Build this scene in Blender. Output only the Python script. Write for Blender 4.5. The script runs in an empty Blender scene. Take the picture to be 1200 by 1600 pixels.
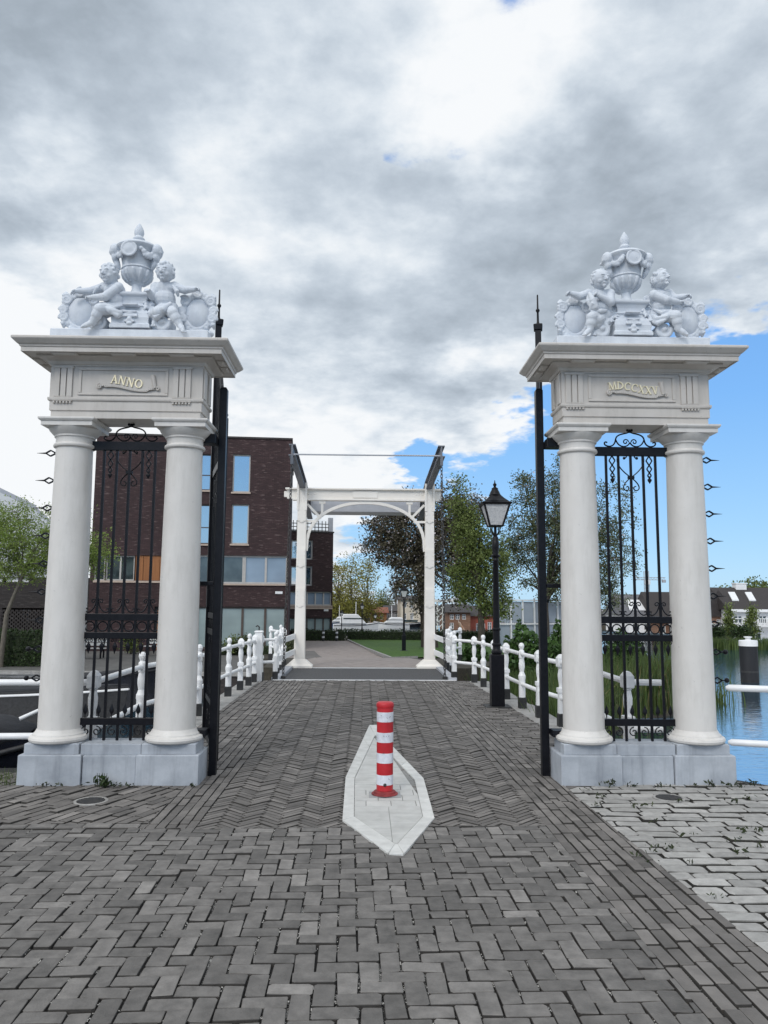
import bpy, math, random
import numpy as np
from mathutils import Vector, Matrix
rnd = random.Random(7)
npr = np.random.default_rng(11)
PI = math.pi
scene = bpy.context.scene
COL = scene.collection

# ---------------------------------------------------------------- camera model
F, CX, CY, H = 1200.0, 600.0, 800.0, 1.6
PITCH = math.atan(143 / 1200); YAW = math.atan(30 / 1200 * math.cos(PITCH)); ROLL = 0.006
FW = Vector((math.sin(YAW) * math.cos(PITCH), math.cos(YAW) * math.cos(PITCH), math.sin(PITCH)))
_r = Vector((math.cos(YAW), -math.sin(YAW), 0)); _u = _r.cross(FW)
CR = _r * math.cos(ROLL) + _u * math.sin(ROLL); CU = _u * math.cos(ROLL) - _r * math.sin(ROLL)

def ray(px, py):
    return FW + CR * ((px - CX) / F) + CU * ((CY - py) / F)
def at(px, py, Y):
    """point of the place at depth Y seen along a direction"""
    d = ray(px, py); t = Y / d.y
    return Vector((d.x * t, Y, H + d.z * t))
def gr(px, py, z=0.0):
    d = ray(px, py); t = (z - H) / d.z
    return Vector((d.x * t, d.y * t, z))

cam = bpy.data.cameras.new('camera'); camo = bpy.data.objects.new('camera', cam); COL.objects.link(camo)
cam.sensor_fit = 'VERTICAL'; cam.sensor_height = 36; cam.lens = 27; cam.clip_start = 0.05; cam.clip_end = 5000
camo.matrix_world = Matrix(((CR.x, CU.x, -FW.x, 0), (CR.y, CU.y, -FW.y, 0), (CR.z, CU.z, -FW.z, H), (0, 0, 0, 1)))
scene.camera = camo

# ---------------------------------------------------------------- materials
def nodes(m):
    m.use_nodes = True; nt = m.node_tree
    b = nt.nodes.get('Principled BSDF')
    return nt, b
def N(nt, t, **k):
    n = nt.nodes.new(t)
    for a, v in k.items(): setattr(n, a, v)
    return n
def rgb(c): return (c[0], c[1], c[2], 1)
def ramp(nt, stops):
    r = nt.nodes.new('ShaderNodeValToRGB'); e = r.color_ramp.elements
    while len(e) < len(stops): e.new(0.5)
    for i, (p, c) in enumerate(stops):
        e[i].position = p; e[i].color = rgb(c) if hasattr(c, '__len__') else (c, c, c, 1)
    return r
MATS = {}
def pm(name, c1, c2=None, scale=6, rough=.6, metal=0, bump=0, bscale=60, island=0, spec=.5, stretch=(1, 1, 1), det=6, bdist=.01, rv=0, trans=0, streak=0, joint=None):
    """noise-mottled principled; island = random tone per loose piece; trans = leaf translucency"""
    m = bpy.data.materials.new(name); nt, b = nodes(m); L = nt.links
    b.inputs['Roughness'].default_value = rough; b.inputs['Metallic'].default_value = metal
    b.inputs['Specular IOR Level'].default_value = spec
    tc = N(nt, 'ShaderNodeTexCoord'); mp = N(nt, 'ShaderNodeMapping'); mp.inputs['Scale'].default_value = stretch
    L.new(tc.outputs['Object'], mp.inputs['Vector'])
    c2 = c2 or c1
    no = N(nt, 'ShaderNodeTexNoise'); no.inputs['Scale'].default_value = scale; no.inputs['Detail'].default_value = det
    no.inputs['Roughness'].default_value = .62
    L.new(mp.outputs[0], no.inputs['Vector'])
    rp = ramp(nt, [(.32, c1), (.68, c2)]); L.new(no.outputs['Fac'], rp.inputs['Fac'])
    out = rp.outputs['Color']
    if streak:                                   # rain runs and grime
        mp2 = N(nt, 'ShaderNodeMapping'); mp2.inputs['Scale'].default_value = (5, 5, .9); L.new(tc.outputs['Object'], mp2.inputs['Vector'])
        n3 = N(nt, 'ShaderNodeTexNoise'); n3.inputs['Scale'].default_value = 1.6; n3.inputs['Detail'].default_value = 7; n3.inputs['Roughness'].default_value = .7; L.new(mp2.outputs[0], n3.inputs['Vector'])
        r3 = ramp(nt, [(.33, (1 - streak, 1 - streak * 1.02, 1 - streak * 1.1)), (.52, (1, 1, 1))]); L.new(n3.outputs['Fac'], r3.inputs['Fac'])
        n4 = N(nt, 'ShaderNodeTexNoise'); n4.inputs['Scale'].default_value = 38; n4.inputs['Detail'].default_value = 3; L.new(tc.outputs['Object'], n4.inputs['Vector'])
        r4 = ramp(nt, [(.24, (1 - streak * 2.2,) * 3), (.31, (1, 1, 1))]); L.new(n4.outputs['Fac'], r4.inputs['Fac'])
        for r_ in (r3, r4):
            mm_ = N(nt, 'ShaderNodeMix', data_type='RGBA', blend_type='MULTIPLY'); mm_.inputs[0].default_value = 1; L.new(out, mm_.inputs[6]); L.new(r_.outputs[0], mm_.inputs[7]); out = mm_.outputs[2]
    if island:
        g = N(nt, 'ShaderNodeNewGeometry')
        if joint:                                # laid bricks: mostly alike, a few much paler ones
            mr = ramp(nt, [(0, (1 - island) / 2), (.80, (1 + island * .5) / 2), (.93, (1 + island * .9) / 2), (1, (1 + island * 1.9) / 2)])
            L.new(g.outputs['Random Per Island'], mr.inputs['Fac'])
            dbl = N(nt, 'ShaderNodeMath', operation='MULTIPLY'); L.new(mr.outputs[0], dbl.inputs[0]); dbl.inputs[1].default_value = 2; mr = dbl
        else:
            mr = N(nt, 'ShaderNodeMapRange'); mr.inputs['To Min'].default_value = 1 - island; mr.inputs['To Max'].default_value = 1 + island
            L.new(g.outputs['Random Per Island'], mr.inputs['Value'])
        mx = N(nt, 'ShaderNodeVectorMath', operation='SCALE'); L.new(out, mx.inputs[0]); L.new(mr.outputs[0], mx.inputs['Scale'])
        out = mx.outputs[0]
    if joint:                                    # joint dirt and gap shade, both painted dark on the upright faces
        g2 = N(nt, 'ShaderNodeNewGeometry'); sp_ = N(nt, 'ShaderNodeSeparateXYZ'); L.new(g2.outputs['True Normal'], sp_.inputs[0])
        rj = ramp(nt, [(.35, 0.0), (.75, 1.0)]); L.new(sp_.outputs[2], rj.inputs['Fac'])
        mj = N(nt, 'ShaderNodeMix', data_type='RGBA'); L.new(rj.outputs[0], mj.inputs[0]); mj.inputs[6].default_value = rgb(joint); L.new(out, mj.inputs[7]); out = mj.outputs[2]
    L.new(out, b.inputs['Base Color'])
    if rv:
        mr = N(nt, 'ShaderNodeMapRange'); mr.inputs['To Min'].default_value = rough - rv; mr.inputs['To Max'].default_value = rough + rv
        L.new(no.outputs['Fac'], mr.inputs['Value']); L.new(mr.outputs[0], b.inputs['Roughness'])
    if bump:
        n2 = N(nt, 'ShaderNodeTexNoise'); n2.inputs['Scale'].default_value = bscale; n2.inputs['Detail'].default_value = 5
        L.new(mp.outputs[0], n2.inputs['Vector'])
        bp = N(nt, 'ShaderNodeBump'); bp.inputs['Strength'].default_value = bump; bp.inputs['Distance'].default_value = bdist
        L.new(n2.outputs['Fac'], bp.inputs['Height']); L.new(bp.outputs[0], b.inputs['Normal'])
    if trans:
        t = N(nt, 'ShaderNodeBsdfTranslucent'); L.new(out, t.inputs['Color'])
        mi = N(nt, 'ShaderNodeMixShader'); mi.inputs[0].default_value = trans
        L.new(b.outputs[0], mi.inputs[1]); L.new(t.outputs[0], mi.inputs[2])
        L.new(mi.outputs[0], nt.nodes['Material Output'].inputs['Surface'])
    MATS[name] = m
    return m

white_paint = pm('white_paint', (.635, .612, .58), (.695, .672, .64), 3, .5, streak=.11, bump=.2, bscale=180, bdist=.002)
grey_paint = pm('greige_paint', (.52, .488, .45), (.59, .558, .52), 2.5, .55, streak=.11, bump=.12, bscale=150, bdist=.002)
cast_white = pm('carving_white', (.55, .59, .65), (.66, .70, .75), 9, .65, streak=.10, bump=.4, bscale=120, bdist=.003)
rail_white = pm('rail_white', (.78, .78, .78), (.86, .86, .86), 7, .4, bump=.1, bscale=90, bdist=.003)
iron = pm('black_iron', (.004, .004, .006), (.009, .009, .012), 20, .36, bump=.15, bscale=140, bdist=.002, spec=.22)
iron_dull = pm('black_base_paint', (.012, .012, .013), (.03, .03, .03), 12, .55)
gold = pm('gilding', (.80, .70, .46), (.92, .84, .62), 30, .4, metal=.35)
bridge_white = pm('bridge_cream', (.78, .735, .67), (.85, .81, .75), 2, .5, bump=.1, bscale=40, bdist=.004)
bridge_grey = pm('bridge_grey', (.36, .375, .41), (.45, .465, .50), 2, .5, bump=.1, bscale=40)
beam_grey = pm('beam_dark_grey', (.10, .11, .13), (.15, .16, .185), 2, .5, bump=.1, bscale=40)
steel_dark = pm('chain_steel', (.03, .03, .032), (.08, .075, .07), 30, .5, metal=.4)
asphalt = pm('deck_asphalt', (.045, .045, .047), (.085, .085, .088), 25, .85, bump=.4, bscale=220)
concrete = pm('island_concrete', (.50, .50, .48), (.64, .64, .62), 9, .8, bump=.3, bscale=160, bdist=.004, island=.07)
slab_stone = pm('kerb_stone', (.22, .215, .205), (.38, .37, .355), 5, .85, bump=.4, bscale=60)
red_plastic = pm('red_plastic', (.40, .010, .018), (.54, .022, .030), 7, .42, streak=.12)
band_white = pm('reflective_white', (.56, .58, .64), (.76, .78, .83), 22, .45, det=10, streak=.15)
soil = pm('soil', (.03, .028, .02), (.07, .06, .045), 8, .95, bump=.6, bscale=30)
grass_mat = pm('lawn_green', (.032, .085, .008), (.07, .14, .018), 3, .9, bump=.8, bscale=120)
rubber = pm('rubber', (.012, .012, .013), (.035, .035, .037), 15, .55)
navy = pm('boat_navy', (.006, .007, .011), (.012, .013, .02), 5, .25)
canvas = pm('boat_canvas', (.007, .008, .011), (.018, .019, .024), 5, .8, bump=.4, bscale=14, bdist=.03)
timber = pm('teak', (.20, .085, .03), (.32, .14, .05), 6, .5, stretch=(1, 1, .15))
plain_white = pm('gloss_white', (.72, .72, .72), (.8, .8, .8), 5, .35)
roof_dark = pm('roof_tiles', (.022, .018, .018), (.05, .042, .04), 5, .7, stretch=(3, 3, .6), bump=.5, bscale=30)
roof_red = pm('roof_red_tiles', (.22, .07, .04), (.32, .11, .06), 5, .8)
bench_wood = pm('bench_white_slats', (.5, .5, .48), (.68, .67, .64), 8, .6)
twig_green = pm('dark_twigs', (.012, .02, .008), (.03, .042, .016), 9, .9)
bark = pm('bark', (.035, .028, .022), (.085, .07, .055), 14, .9, bump=.9, bscale=40, stretch=(1, 1, .3), bdist=.03)
bark_pale = pm('bark_pale', (.09, .08, .065), (.17, .15, .12), 14, .9, bump=.8, bscale=40, stretch=(1, 1, .3), bdist=.03)

def brickmat(name, c1, c2, streak, wx=1.0):
    m = bpy.data.materials.new(name); nt, b = nodes(m); L = nt.links
    b.inputs['Roughness'].default_value = .85
    tc = N(nt, 'ShaderNodeTexCoord'); s = N(nt, 'ShaderNodeSeparateXYZ'); L.new(tc.outputs['Object'], s.inputs[0])
    ad = N(nt, 'ShaderNodeMath', operation='ADD'); L.new(s.outputs[0], ad.inputs[0]); L.new(s.outputs[1], ad.inputs[1])
    c = N(nt, 'ShaderNodeCombineXYZ'); L.new(ad.outputs[0], c.inputs[0]); L.new(s.outputs[2], c.inputs[1])
    br = N(nt, 'ShaderNodeTexBrick'); L.new(c.outputs[0], br.inputs['Vector'])
    br.inputs['Color1'].default_value = rgb(c1); br.inputs['Color2'].default_value = rgb(c2)
    br.inputs['Mortar'].default_value = rgb([x * .75 for x in c1])
    br.inputs['Scale'].default_value = 1; br.inputs['Brick Width'].default_value = .23; br.inputs['Row Height'].default_value = .068
    br.inputs['Mortar Size'].default_value = .008; br.inputs['Bias'].default_value = -.1
    # scattered pale bricks and long weathered courses
    mp = N(nt, 'ShaderNodeMapping'); mp.inputs['Scale'].default_value = (2.3 * wx, 11, 1); L.new(c.outputs[0], mp.inputs['Vector'])
    no = N(nt, 'ShaderNodeTexNoise'); no.inputs['Scale'].default_value = 1; no.inputs['Detail'].default_value = 3; L.new(mp.outputs[0], no.inputs['Vector'])
    rp = ramp(nt, [(.595, 0.0), (.70, .85)]); L.new(no.outputs['Fac'], rp.inputs['Fac'])
    mx = N(nt, 'ShaderNodeMix', data_type='RGBA'); L.new(rp.outputs[0], mx.inputs[0]); L.new(br.outputs['Color'], mx.inputs[6]); mx.inputs[7].default_value = rgb(streak)
    n3 = N(nt, 'ShaderNodeTexNoise'); n3.inputs['Scale'].default_value = .5; n3.inputs['Detail'].default_value = 4; L.new(tc.outputs['Object'], n3.inputs['Vector'])
    mr = N(nt, 'ShaderNodeMapRange'); mr.inputs['To Min'].default_value = .65; mr.inputs['To Max'].default_value = 1.35; L.new(n3.outputs['Fac'], mr.inputs['Value'])
    vm = N(nt, 'ShaderNodeVectorMath', operation='SCALE'); L.new(mx.outputs[2], vm.inputs[0]); L.new(mr.outputs[0], vm.inputs['Scale'])
    L.new(vm.outputs[0], b.inputs['Base Color'])
    bp = N(nt, 'ShaderNodeBump'); bp.inputs['Strength'].default_value = .5; bp.inputs['Distance'].default_value = .01
    L.new(br.outputs['Fac'], bp.inputs['Height']); bp.invert = True; L.new(bp.outputs[0], b.inputs['Normal'])
    return m
brick_dark = brickmat('dark_purple_brick', (.036, .019, .020), (.058, .031, .032), (.15, .105, .10))
brick_grey = brickmat('dark_grey_brick', (.03, .025, .024), (.05, .042, .04), (.09, .08, .075))
brick_warm = brickmat('warm_brick', (.22, .12, .08), (.3, .17, .11), (.34, .22, .16))

def glassmat(name, tint, spec=1.0, rough=.03, mixc=None):
    m = bpy.data.materials.new(name); nt, b = nodes(m); L = nt.links
    b.inputs['Roughness'].default_value = rough
    tc = N(nt, 'ShaderNodeTexCoord'); no = N(nt, 'ShaderNodeTexNoise'); no.inputs['Scale'].default_value = 1.2; no.inputs['Detail'].default_value = 2
    L.new(tc.outputs['Object'], no.inputs['Vector'])
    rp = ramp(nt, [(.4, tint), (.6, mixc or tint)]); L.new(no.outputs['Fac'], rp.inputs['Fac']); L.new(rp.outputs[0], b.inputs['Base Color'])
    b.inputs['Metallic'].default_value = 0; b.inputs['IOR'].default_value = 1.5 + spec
    bp = N(nt, 'ShaderNodeBump'); bp.inputs['Strength'].default_value = .03; L.new(no.outputs['Fac'], bp.inputs['Height']); L.new(bp.outputs[0], b.inputs['Normal'])
    return m
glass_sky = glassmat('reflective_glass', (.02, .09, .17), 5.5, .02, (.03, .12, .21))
glass_dark = glassmat('dark_glass', (.03, .04, .045), .4, .03, (.07, .09, .095))
def blindmat(name, c):
    m = bpy.data.materials.new(name); nt, b = nodes(m); L = nt.links
    tc = N(nt, 'ShaderNodeTexCoord'); w = N(nt, 'ShaderNodeTexWave'); w.bands_direction = 'Z'; w.inputs['Scale'].default_value = 5
    w.inputs['Distortion'].default_value = .4
    L.new(tc.outputs['Object'], w.inputs['Vector'])
    rp = ramp(nt, [(.1, [x * .72 for x in c]), (.6, c)]); L.new(w.outputs['Fac'], rp.inputs['Fac'])
    no = N(nt, 'ShaderNodeTexNoise'); no.inputs['Scale'].default_value = .8; L.new(tc.outputs['Object'], no.inputs['Vector'])
    mr = N(nt, 'ShaderNodeMapRange'); mr.inputs['To Min'].default_value = .7; mr.inputs['To Max'].default_value = 1.25; L.new(no.outputs['Fac'], mr.inputs['Value'])
    vm = N(nt, 'ShaderNodeVectorMath', operation='SCALE'); L.new(rp.outputs[0], vm.inputs[0]); L.new(mr.outputs[0], vm.inputs['Scale'])
    L.new(vm.outputs[0], b.inputs['Base Color']); b.inputs['Roughness'].default_value = .12; b.inputs['Coat Weight'].default_value = .6
    b.inputs['Coat Roughness'].default_value = .03
    return m
blind_pale = blindmat('glass_with_pale_blinds', (.34, .42, .42))
blind_blue = blindmat('glass_with_blue_blinds', (.28, .36, .46))

# ---------------------------------------------------------------- mesh builder
class MB:
    def __init__(s): s.v = []; s.f = []
    def add(s, vs, fs):
        o = len(s.v); s.v.extend(tuple(p) for p in vs); s.f.extend([i + o for i in f] for f in fs); return s
    def box(s, x0, x1, y0, y1, z0, z1):
        return s.add([(x0, y0, z0), (x1, y0, z0), (x1, y1, z0), (x0, y1, z0), (x0, y0, z1), (x1, y0, z1), (x1, y1, z1), (x0, y1, z1)],
                     [(0, 3, 2, 1), (4, 5, 6, 7), (0, 1, 5, 4), (1, 2, 6, 5), (2, 3, 7, 6), (3, 0, 4, 7)])
    def bar(s, a, b, w, d=None, up=(0, 0, 1)):
        """rectangular bar from a to b, w across, d along up"""
        a = Vector(a); b = Vector(b); d = d or w; t = (b - a).normalized(); u = Vector(up)
        if abs(t.dot(u)) > .98: u = Vector((0, 1, 0))
        x = t.cross(u).normalized() * (w / 2); y = x.cross(t).normalized() * (d / 2)
        vs = [p + i * x + j * y for p in (a, b) for i, j in ((-1, -1), (1, -1), (1, 1), (-1, 1))]
        return s.add(vs, [(0, 1, 2, 3), (7, 6, 5, 4), (0, 4, 5, 1), (1, 5, 6, 2), (2, 6, 7, 3), (3, 7, 4, 0)])
    def rings(s, rs, closed=True, cap=True):
        n = len(rs[0]); o = len(s.v)
        for r in rs: s.v.extend(tuple(p) for p in r)
        for k in range(len(rs) - 1):
            for i in range(n if closed else n - 1):
                j = (i + 1) % n; a = o + k * n
                s.f.append([a + i, a + j, a + n + j, a + n + i])
        if cap:
            s.f.append([o + i for i in reversed(range(n))]); s.f.append([o + (len(rs) - 1) * n + i for i in range(n)])
        return s
    def rect(s, hx, hy, prof, c=(0, 0)):
        """rectangular moulding: prof of (offset outwards, z)"""
        return s.rings([[(c[0] + sx * (hx + o), c[1] + sy * (hy + o), z) for sx, sy in ((-1, -1), (1, -1), (1, 1), (-1, 1))] for o, z in prof])
    def lathe(s, prof, n=24, c=(0, 0, 0)):
        return s.rings([[(c[0] + r * math.cos(2 * PI * i / n), c[1] + r * math.sin(2 * PI * i / n), c[2] + z) for i in range(n)] for r, z in prof])
    def tube(s, pts, r, n=8, cap=True):
        pts = [Vector(p) for p in pts]; rs = r if hasattr(r, '__len__') else [r] * len(pts)
        out = []; prev = None
        for k, p in enumerate(pts):
            t = (pts[min(k + 1, len(pts) - 1)] - pts[max(k - 1, 0)])
            t = t.normalized() if t.length > 1e-9 else Vector((0, 0, 1))
            if prev is None:
                u = Vector((0, 0, 1)) if abs(t.z) < .9 else Vector((0, 1, 0))
                x = t.cross(u).normalized()
            else:
                x = (prev - t * prev.dot(t)); x = x.normalized() if x.length > 1e-6 else t.orthogonal().normalized()
            prev = x; y = t.cross(x)
            out.append([p + (x * math.cos(2 * PI * i / n) + y * math.sin(2 * PI * i / n)) * rs[k] for i in range(n)])
        return s.rings(out, True, cap)
    def cap(s, a, b, ra, rb=None, n=12):
        """tapered capsule"""
        rb = ra if rb is None else rb; a = Vector(a); b = Vector(b); t = (b - a)
        t = t.normalized() if t.length > 1e-6 else Vector((0, 0, 1))
        ps = []; rr = []
        for k in range(4): q = PI / 2 * k / 4; ps.append(a - t * ra * math.cos(q)); rr.append(max(ra * math.sin(q), 1e-4))
        for k in range(4): q = PI / 2 * (k + .0) / 4; ps.append(b + t * rb * math.sin(q)); rr.append(max(rb * math.cos(q), 1e-4))
        ps.append(b + t * rb); rr.append(1e-4)
        return s.tube(ps, rr, n)
    def ell(s, c, r, n=12, m=8, rot=None):
        c = Vector(c); r = r if hasattr(r, '__len__') else (r, r, r); out = []
        for k in range(m + 1):
            q = -PI / 2 + PI * k / m; cz = max(math.cos(q), 1e-3)
            ring = []
            for i in range(n):
                p = Vector((r[0] * cz * math.cos(2 * PI * i / n), r[1] * cz * math.sin(2 * PI * i / n), r[2] * math.sin(q)))
                if rot: p = rot @ p
                ring.append(c + p)
            out.append(ring)
        return s.rings(out)
    def prism(s, poly, z0, z1):
        return s.rings([[(p[0], p[1], z0) for p in poly], [(p[0], p[1], z1) for p in poly]])
    def yprism(s, poly, y0, y1):
        """outline in x,z extruded along y"""
        return s.rings([[(p[0], y0, p[1]) for p in poly], [(p[0], y1, p[1]) for p in poly]])
    def xf(s, M, start=0):
        for i in range(start, len(s.v)): s.v[i] = tuple(M @ Vector(s.v[i]))
        return s
    def mesh(s, name):
        me = bpy.data.meshes.new(name); me.from_pydata(s.v, [], s.f); me.validate(); return me
    def build(s, name, mat, parent=None, smooth=None, bevel=0, fix=True, **tags):
        me = s.mesh(name)
        if fix:
            import bmesh
            bm = bmesh.new(); bm.from_mesh(me); bmesh.ops.remove_doubles(bm, verts=bm.verts, dist=2e-5); bmesh.ops.recalc_face_normals(bm, faces=bm.faces); bm.to_mesh(me); bm.free()
        return link(name, me, mat, parent, smooth, bevel, **tags)
def link(name, me, mat, parent=None, smooth=None, bevel=0, **tags):
    o = bpy.data.objects.new(name, me); COL.objects.link(o)
    if mat: me.materials.append(mat)
    if parent: o.parent = parent
    if smooth is not None:
        me.shade_smooth(); me.set_sharp_from_angle(angle=math.radians(smooth))
    if bevel:
        b = o.modifiers.new('bevel', 'BEVEL'); b.width = bevel; b.segments = 2; b.limit_method = 'ANGLE'; b.angle_limit = math.radians(40)
        b.harden_normals = False
    tag(o, **tags)
    return o
def tag(o, label=None, cat=None, group=None, kind=None):
    if label: o['label'] = label
    if cat: o['category'] = cat
    if group: o['group'] = group
    if kind: o['kind'] = kind
    return o
def thing(name, loc, label, cat, group=None, rz=0):
    o = bpy.data.objects.new(name, None); COL.objects.link(o); o.location = loc; o.rotation_euler = (0, 0, rz); o.empty_display_size = .2
    return tag(o, label, cat, group)
def copy_tree(o, parent=None, mirror=False):
    c = o.copy(); COL.objects.link(c); c.parent = parent
    for ch in [x for x in bpy.data.objects if x.parent == o]: copy_tree(ch, c)
    return c
def remeshed(mb, name, mat, parent, voxel, smooth=3, sub=0, **tags):
    """melt the pieces of mb into one continuous surface"""
    me = mb.mesh(name + '_src'); o = bpy.data.objects.new('tmp', me); COL.objects.link(o)
    r = o.modifiers.new('r', 'REMESH'); r.mode = 'VOXEL'; r.voxel_size = voxel
    if smooth:
        s = o.modifiers.new('s', 'SMOOTH'); s.factor = .5; s.iterations = smooth
    dg = bpy.context.evaluated_depsgraph_get(); ev = o.evaluated_get(dg)
    m2 = bpy.data.meshes.new_from_object(ev); m2.name = name
    bpy.data.objects.remove(o); bpy.data.meshes.remove(me)
    ob = link(name, m2, None, parent, None, **tags); m2.materials.clear(); m2.materials.append(mat); m2.shade_smooth()
    return ob
def spiral(c, r0, r1, a0, turns, n=18, y=0.0):
    """scroll in the x,z plane"""
    return [(c[0] + (r0 + (r1 - r0) * k / n) * math.cos(a0 + turns * 2 * PI * k / n), y, c[1] + (r0 + (r1 - r0) * k / n) * math.sin(a0 + turns * 2 * PI * k / n)) for k in range(n + 1)]
def bez(p0, p1, p2, p3, n=10):
    P = [Vector(p) for p in (p0, p1, p2, p3)]
    return [P[0] * (1 - t) ** 3 + P[1] * 3 * t * (1 - t) ** 2 + P[2] * 3 * t * t * (1 - t) + P[3] * t ** 3 for t in [k / n for k in range(n + 1)]]

# ---------------------------------------------------------------- sky and sun
SUN_AZ, SUN_EL = math.radians(205), math.radians(38)      # behind and left of the camera, through cloud (azimuth from +Y, clockwise)
SUN_DIR = Vector((math.sin(SUN_AZ) * math.cos(SUN_EL), math.cos(SUN_AZ) * math.cos(SUN_EL), math.sin(SUN_EL)))
def make_world():
    w = bpy.data.worlds.new('World'); scene.world = w; w.use_nodes = True; nt = w.node_tree; L = nt.links
    bg = nt.nodes['Background']; K = .1; bg.inputs['Strength'].default_value = K
    tc = N(nt, 'ShaderNodeTexCoord'); nrm = N(nt, 'ShaderNodeVectorMath', operation='NORMALIZE'); L.new(tc.outputs['Generated'], nrm.inputs[0])
    D = nrm.outputs[0]
    sep = N(nt, 'ShaderNodeSeparateXYZ'); L.new(D, sep.inputs[0])
    def M(op, a, b=None, c=None):
        n = N(nt, 'ShaderNodeMath', operation=op)
        for i, v in enumerate((a, b, c)):
            if v is None: continue
            if hasattr(v, 'is_linked') or hasattr(v, 'links'): L.new(v, n.inputs[i])
            else: n.inputs[i].default_value = v
        return n.outputs[0]
    zc = M('MAXIMUM', sep.outputs[2], 0.0)
    den = M('ADD', zc, .22)
    px = M('DIVIDE', sep.outputs[0], den); py = M('DIVIDE', sep.outputs[1], den)
    cp = N(nt, 'ShaderNodeCombineXYZ'); L.new(px, cp.inputs[0]); L.new(py, cp.inputs[1])
    def fbm(scale, seed, det=8, rough=.58, dist=0.0, sx=1, sy=1):
        mp = N(nt, 'ShaderNodeMapping'); mp.inputs['Location'].default_value = (seed, seed * 1.7, seed * .3); mp.inputs['Scale'].default_value = (sx, sy, 1)
        L.new(cp.outputs[0], mp.inputs['Vector'])
        n = N(nt, 'ShaderNodeTexNoise'); n.inputs['Scale'].default_value = scale; n.inputs['Detail'].default_value = det
        n.inputs['Roughness'].default_value = rough; n.inputs['Distortion'].default_value = dist
        L.new(mp.outputs[0], n.inputs['Vector']); return n.outputs['Fac']
    big = fbm(2.3, 3.1, 5, .5); mid = fbm(5.2, 8.3, 8, .56, .15); fine = fbm(11.0, 1.7, 9, .62, .1)
    warp = fbm(7, 15.2, 5, .55)
    # a direction field slightly shaken by noise, so that cloud edges fray
    wv = N(nt, 'ShaderNodeTexNoise'); wv.inputs['Scale'].default_value = 3.4; wv.inputs['Detail'].default_value = 5; wv.inputs['Roughness'].default_value = .55
    L.new(cp.outputs[0], wv.inputs['Vector'])
    sb = N(nt, 'ShaderNodeVectorMath', operation='SUBTRACT'); L.new(wv.outputs['Color'], sb.inputs[0]); sb.inputs[1].default_value = (.5, .5, .5)
    sc = N(nt, 'ShaderNodeVectorMath', operation='SCALE'); L.new(sb.outputs[0], sc.inputs[0]); sc.inputs['Scale'].default_value = .30
    ad = N(nt, 'ShaderNodeVectorMath', operation='ADD'); L.new(D, ad.inputs[0]); L.new(sc.outputs[0], ad.inputs[1])
    n2 = N(nt, 'ShaderNodeVectorMath', operation='NORMALIZE'); L.new(ad.outputs[0], n2.inputs[0]); DW = n2.outputs[0]
    def blob(v, deg, amp, field=DW):
        v = Vector(v).normalized()
        d = N(nt, 'ShaderNodeVectorMath', operation='DOT_PRODUCT'); L.new(field, d.inputs[0]); d.inputs[1].default_value = v
        mr = N(nt, 'ShaderNodeMapRange', interpolation_type='SMOOTHSTEP')
        mr.inputs['From Min'].default_value = math.cos(math.radians(deg)); mr.inputs['From Max'].default_value = 1
        mr.inputs['To Min'].default_value = 0; mr.inputs['To Max'].default_value = amp
        L.new(d.outputs['Value'], mr.inputs['Value']); return mr.outputs[0]
    def total(base, items):
        for it in items: base = M('ADD', base, it)
        return base
    # shade field: 0 dark belly, 1 lit top
    shade = M('ADD', M('MULTIPLY', M('SUBTRACT', big, .5), 1.0), M('ADD', M('MULTIPLY', M('SUBTRACT', mid, .5), 1.05), M('MULTIPLY', M('SUBTRACT', fine, .5), .55)))
    shade = total(M('ADD', shade, .665), [
        blob(ray(110, 190), 12, -.48), blob(ray(60, 60), 10, -.10), blob(ray(400, 130), 7, -.10), blob(ray(560, 460), 15, -.24), blob(ray(740, 560), 9, -.20),
        blob(ray(470, 300), 10, .16), blob(ray(880, 400), 10, -.26), blob(ray(1010, 260), 9, -.20), blob(ray(1150, 450), 8, -.16), blob(ray(920, 60), 9, -.05),
        blob(ray(775, 165), 8, .30), blob(ray(690, 40), 7, .04), blob(ray(520, 30), 8, -.06), blob(ray(620, 700), 10, .40), blob(ray(840, 640), 7, .32), blob(ray(260, 260), 9, .24), blob(ray(150, 330), 6, .25),
        blob(ray(20, 700), 14, .5), blob(ray(30, 500), 11, .2), blob(ray(300, 30), 9, .04), blob(ray(1090, 110), 7, .14), blob(ray(1180, 560), 6, .38), blob(ray(380, 650), 9, .3),
        blob((-.3, -.8, .6), 75, .55), blob((0, 0, 1), 40, .1)])
    # cover field: how much cloud stands before the blue
    cover = M('ADD', M('MULTIPLY', M('SUBTRACT', mid, .5), 1.1), M('MULTIPLY', M('SUBTRACT', fine, .5), .7))
    cover = total(M('ADD', cover, .95), [
        blob(ray(1150, 760), 15, -1.45), blob(ray(980, 860), 13, -1.3), blob(ray(780, 800), 9, -1.05), blob(ray(640, 860), 8, -.85), blob(ray(1350, 850), 18, -1.5), blob(ray(1700, 900), 25, -1.5),
        blob(ray(700, 740), 5, .35), blob(ray(672, 225), 2.6, -.42), blob(ray(812, -15), 5, -.5), blob(ray(880, 660), 5, -.3), blob(ray(1190, 600), 4, .25),
        blob((.15, -.98, .13), 26, -1.6), blob((-.5, -.85, .16), 20, -1.3), blob(ray(20, 730), 12, .5)])
    cmask = N(nt, 'ShaderNodeMapRange', interpolation_type='SMOOTHSTEP'); L.new(cover, cmask.inputs['Value'])
    cmask.inputs['From Min'].default_value = .22; cmask.inputs['From Max'].default_value = .62
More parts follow.
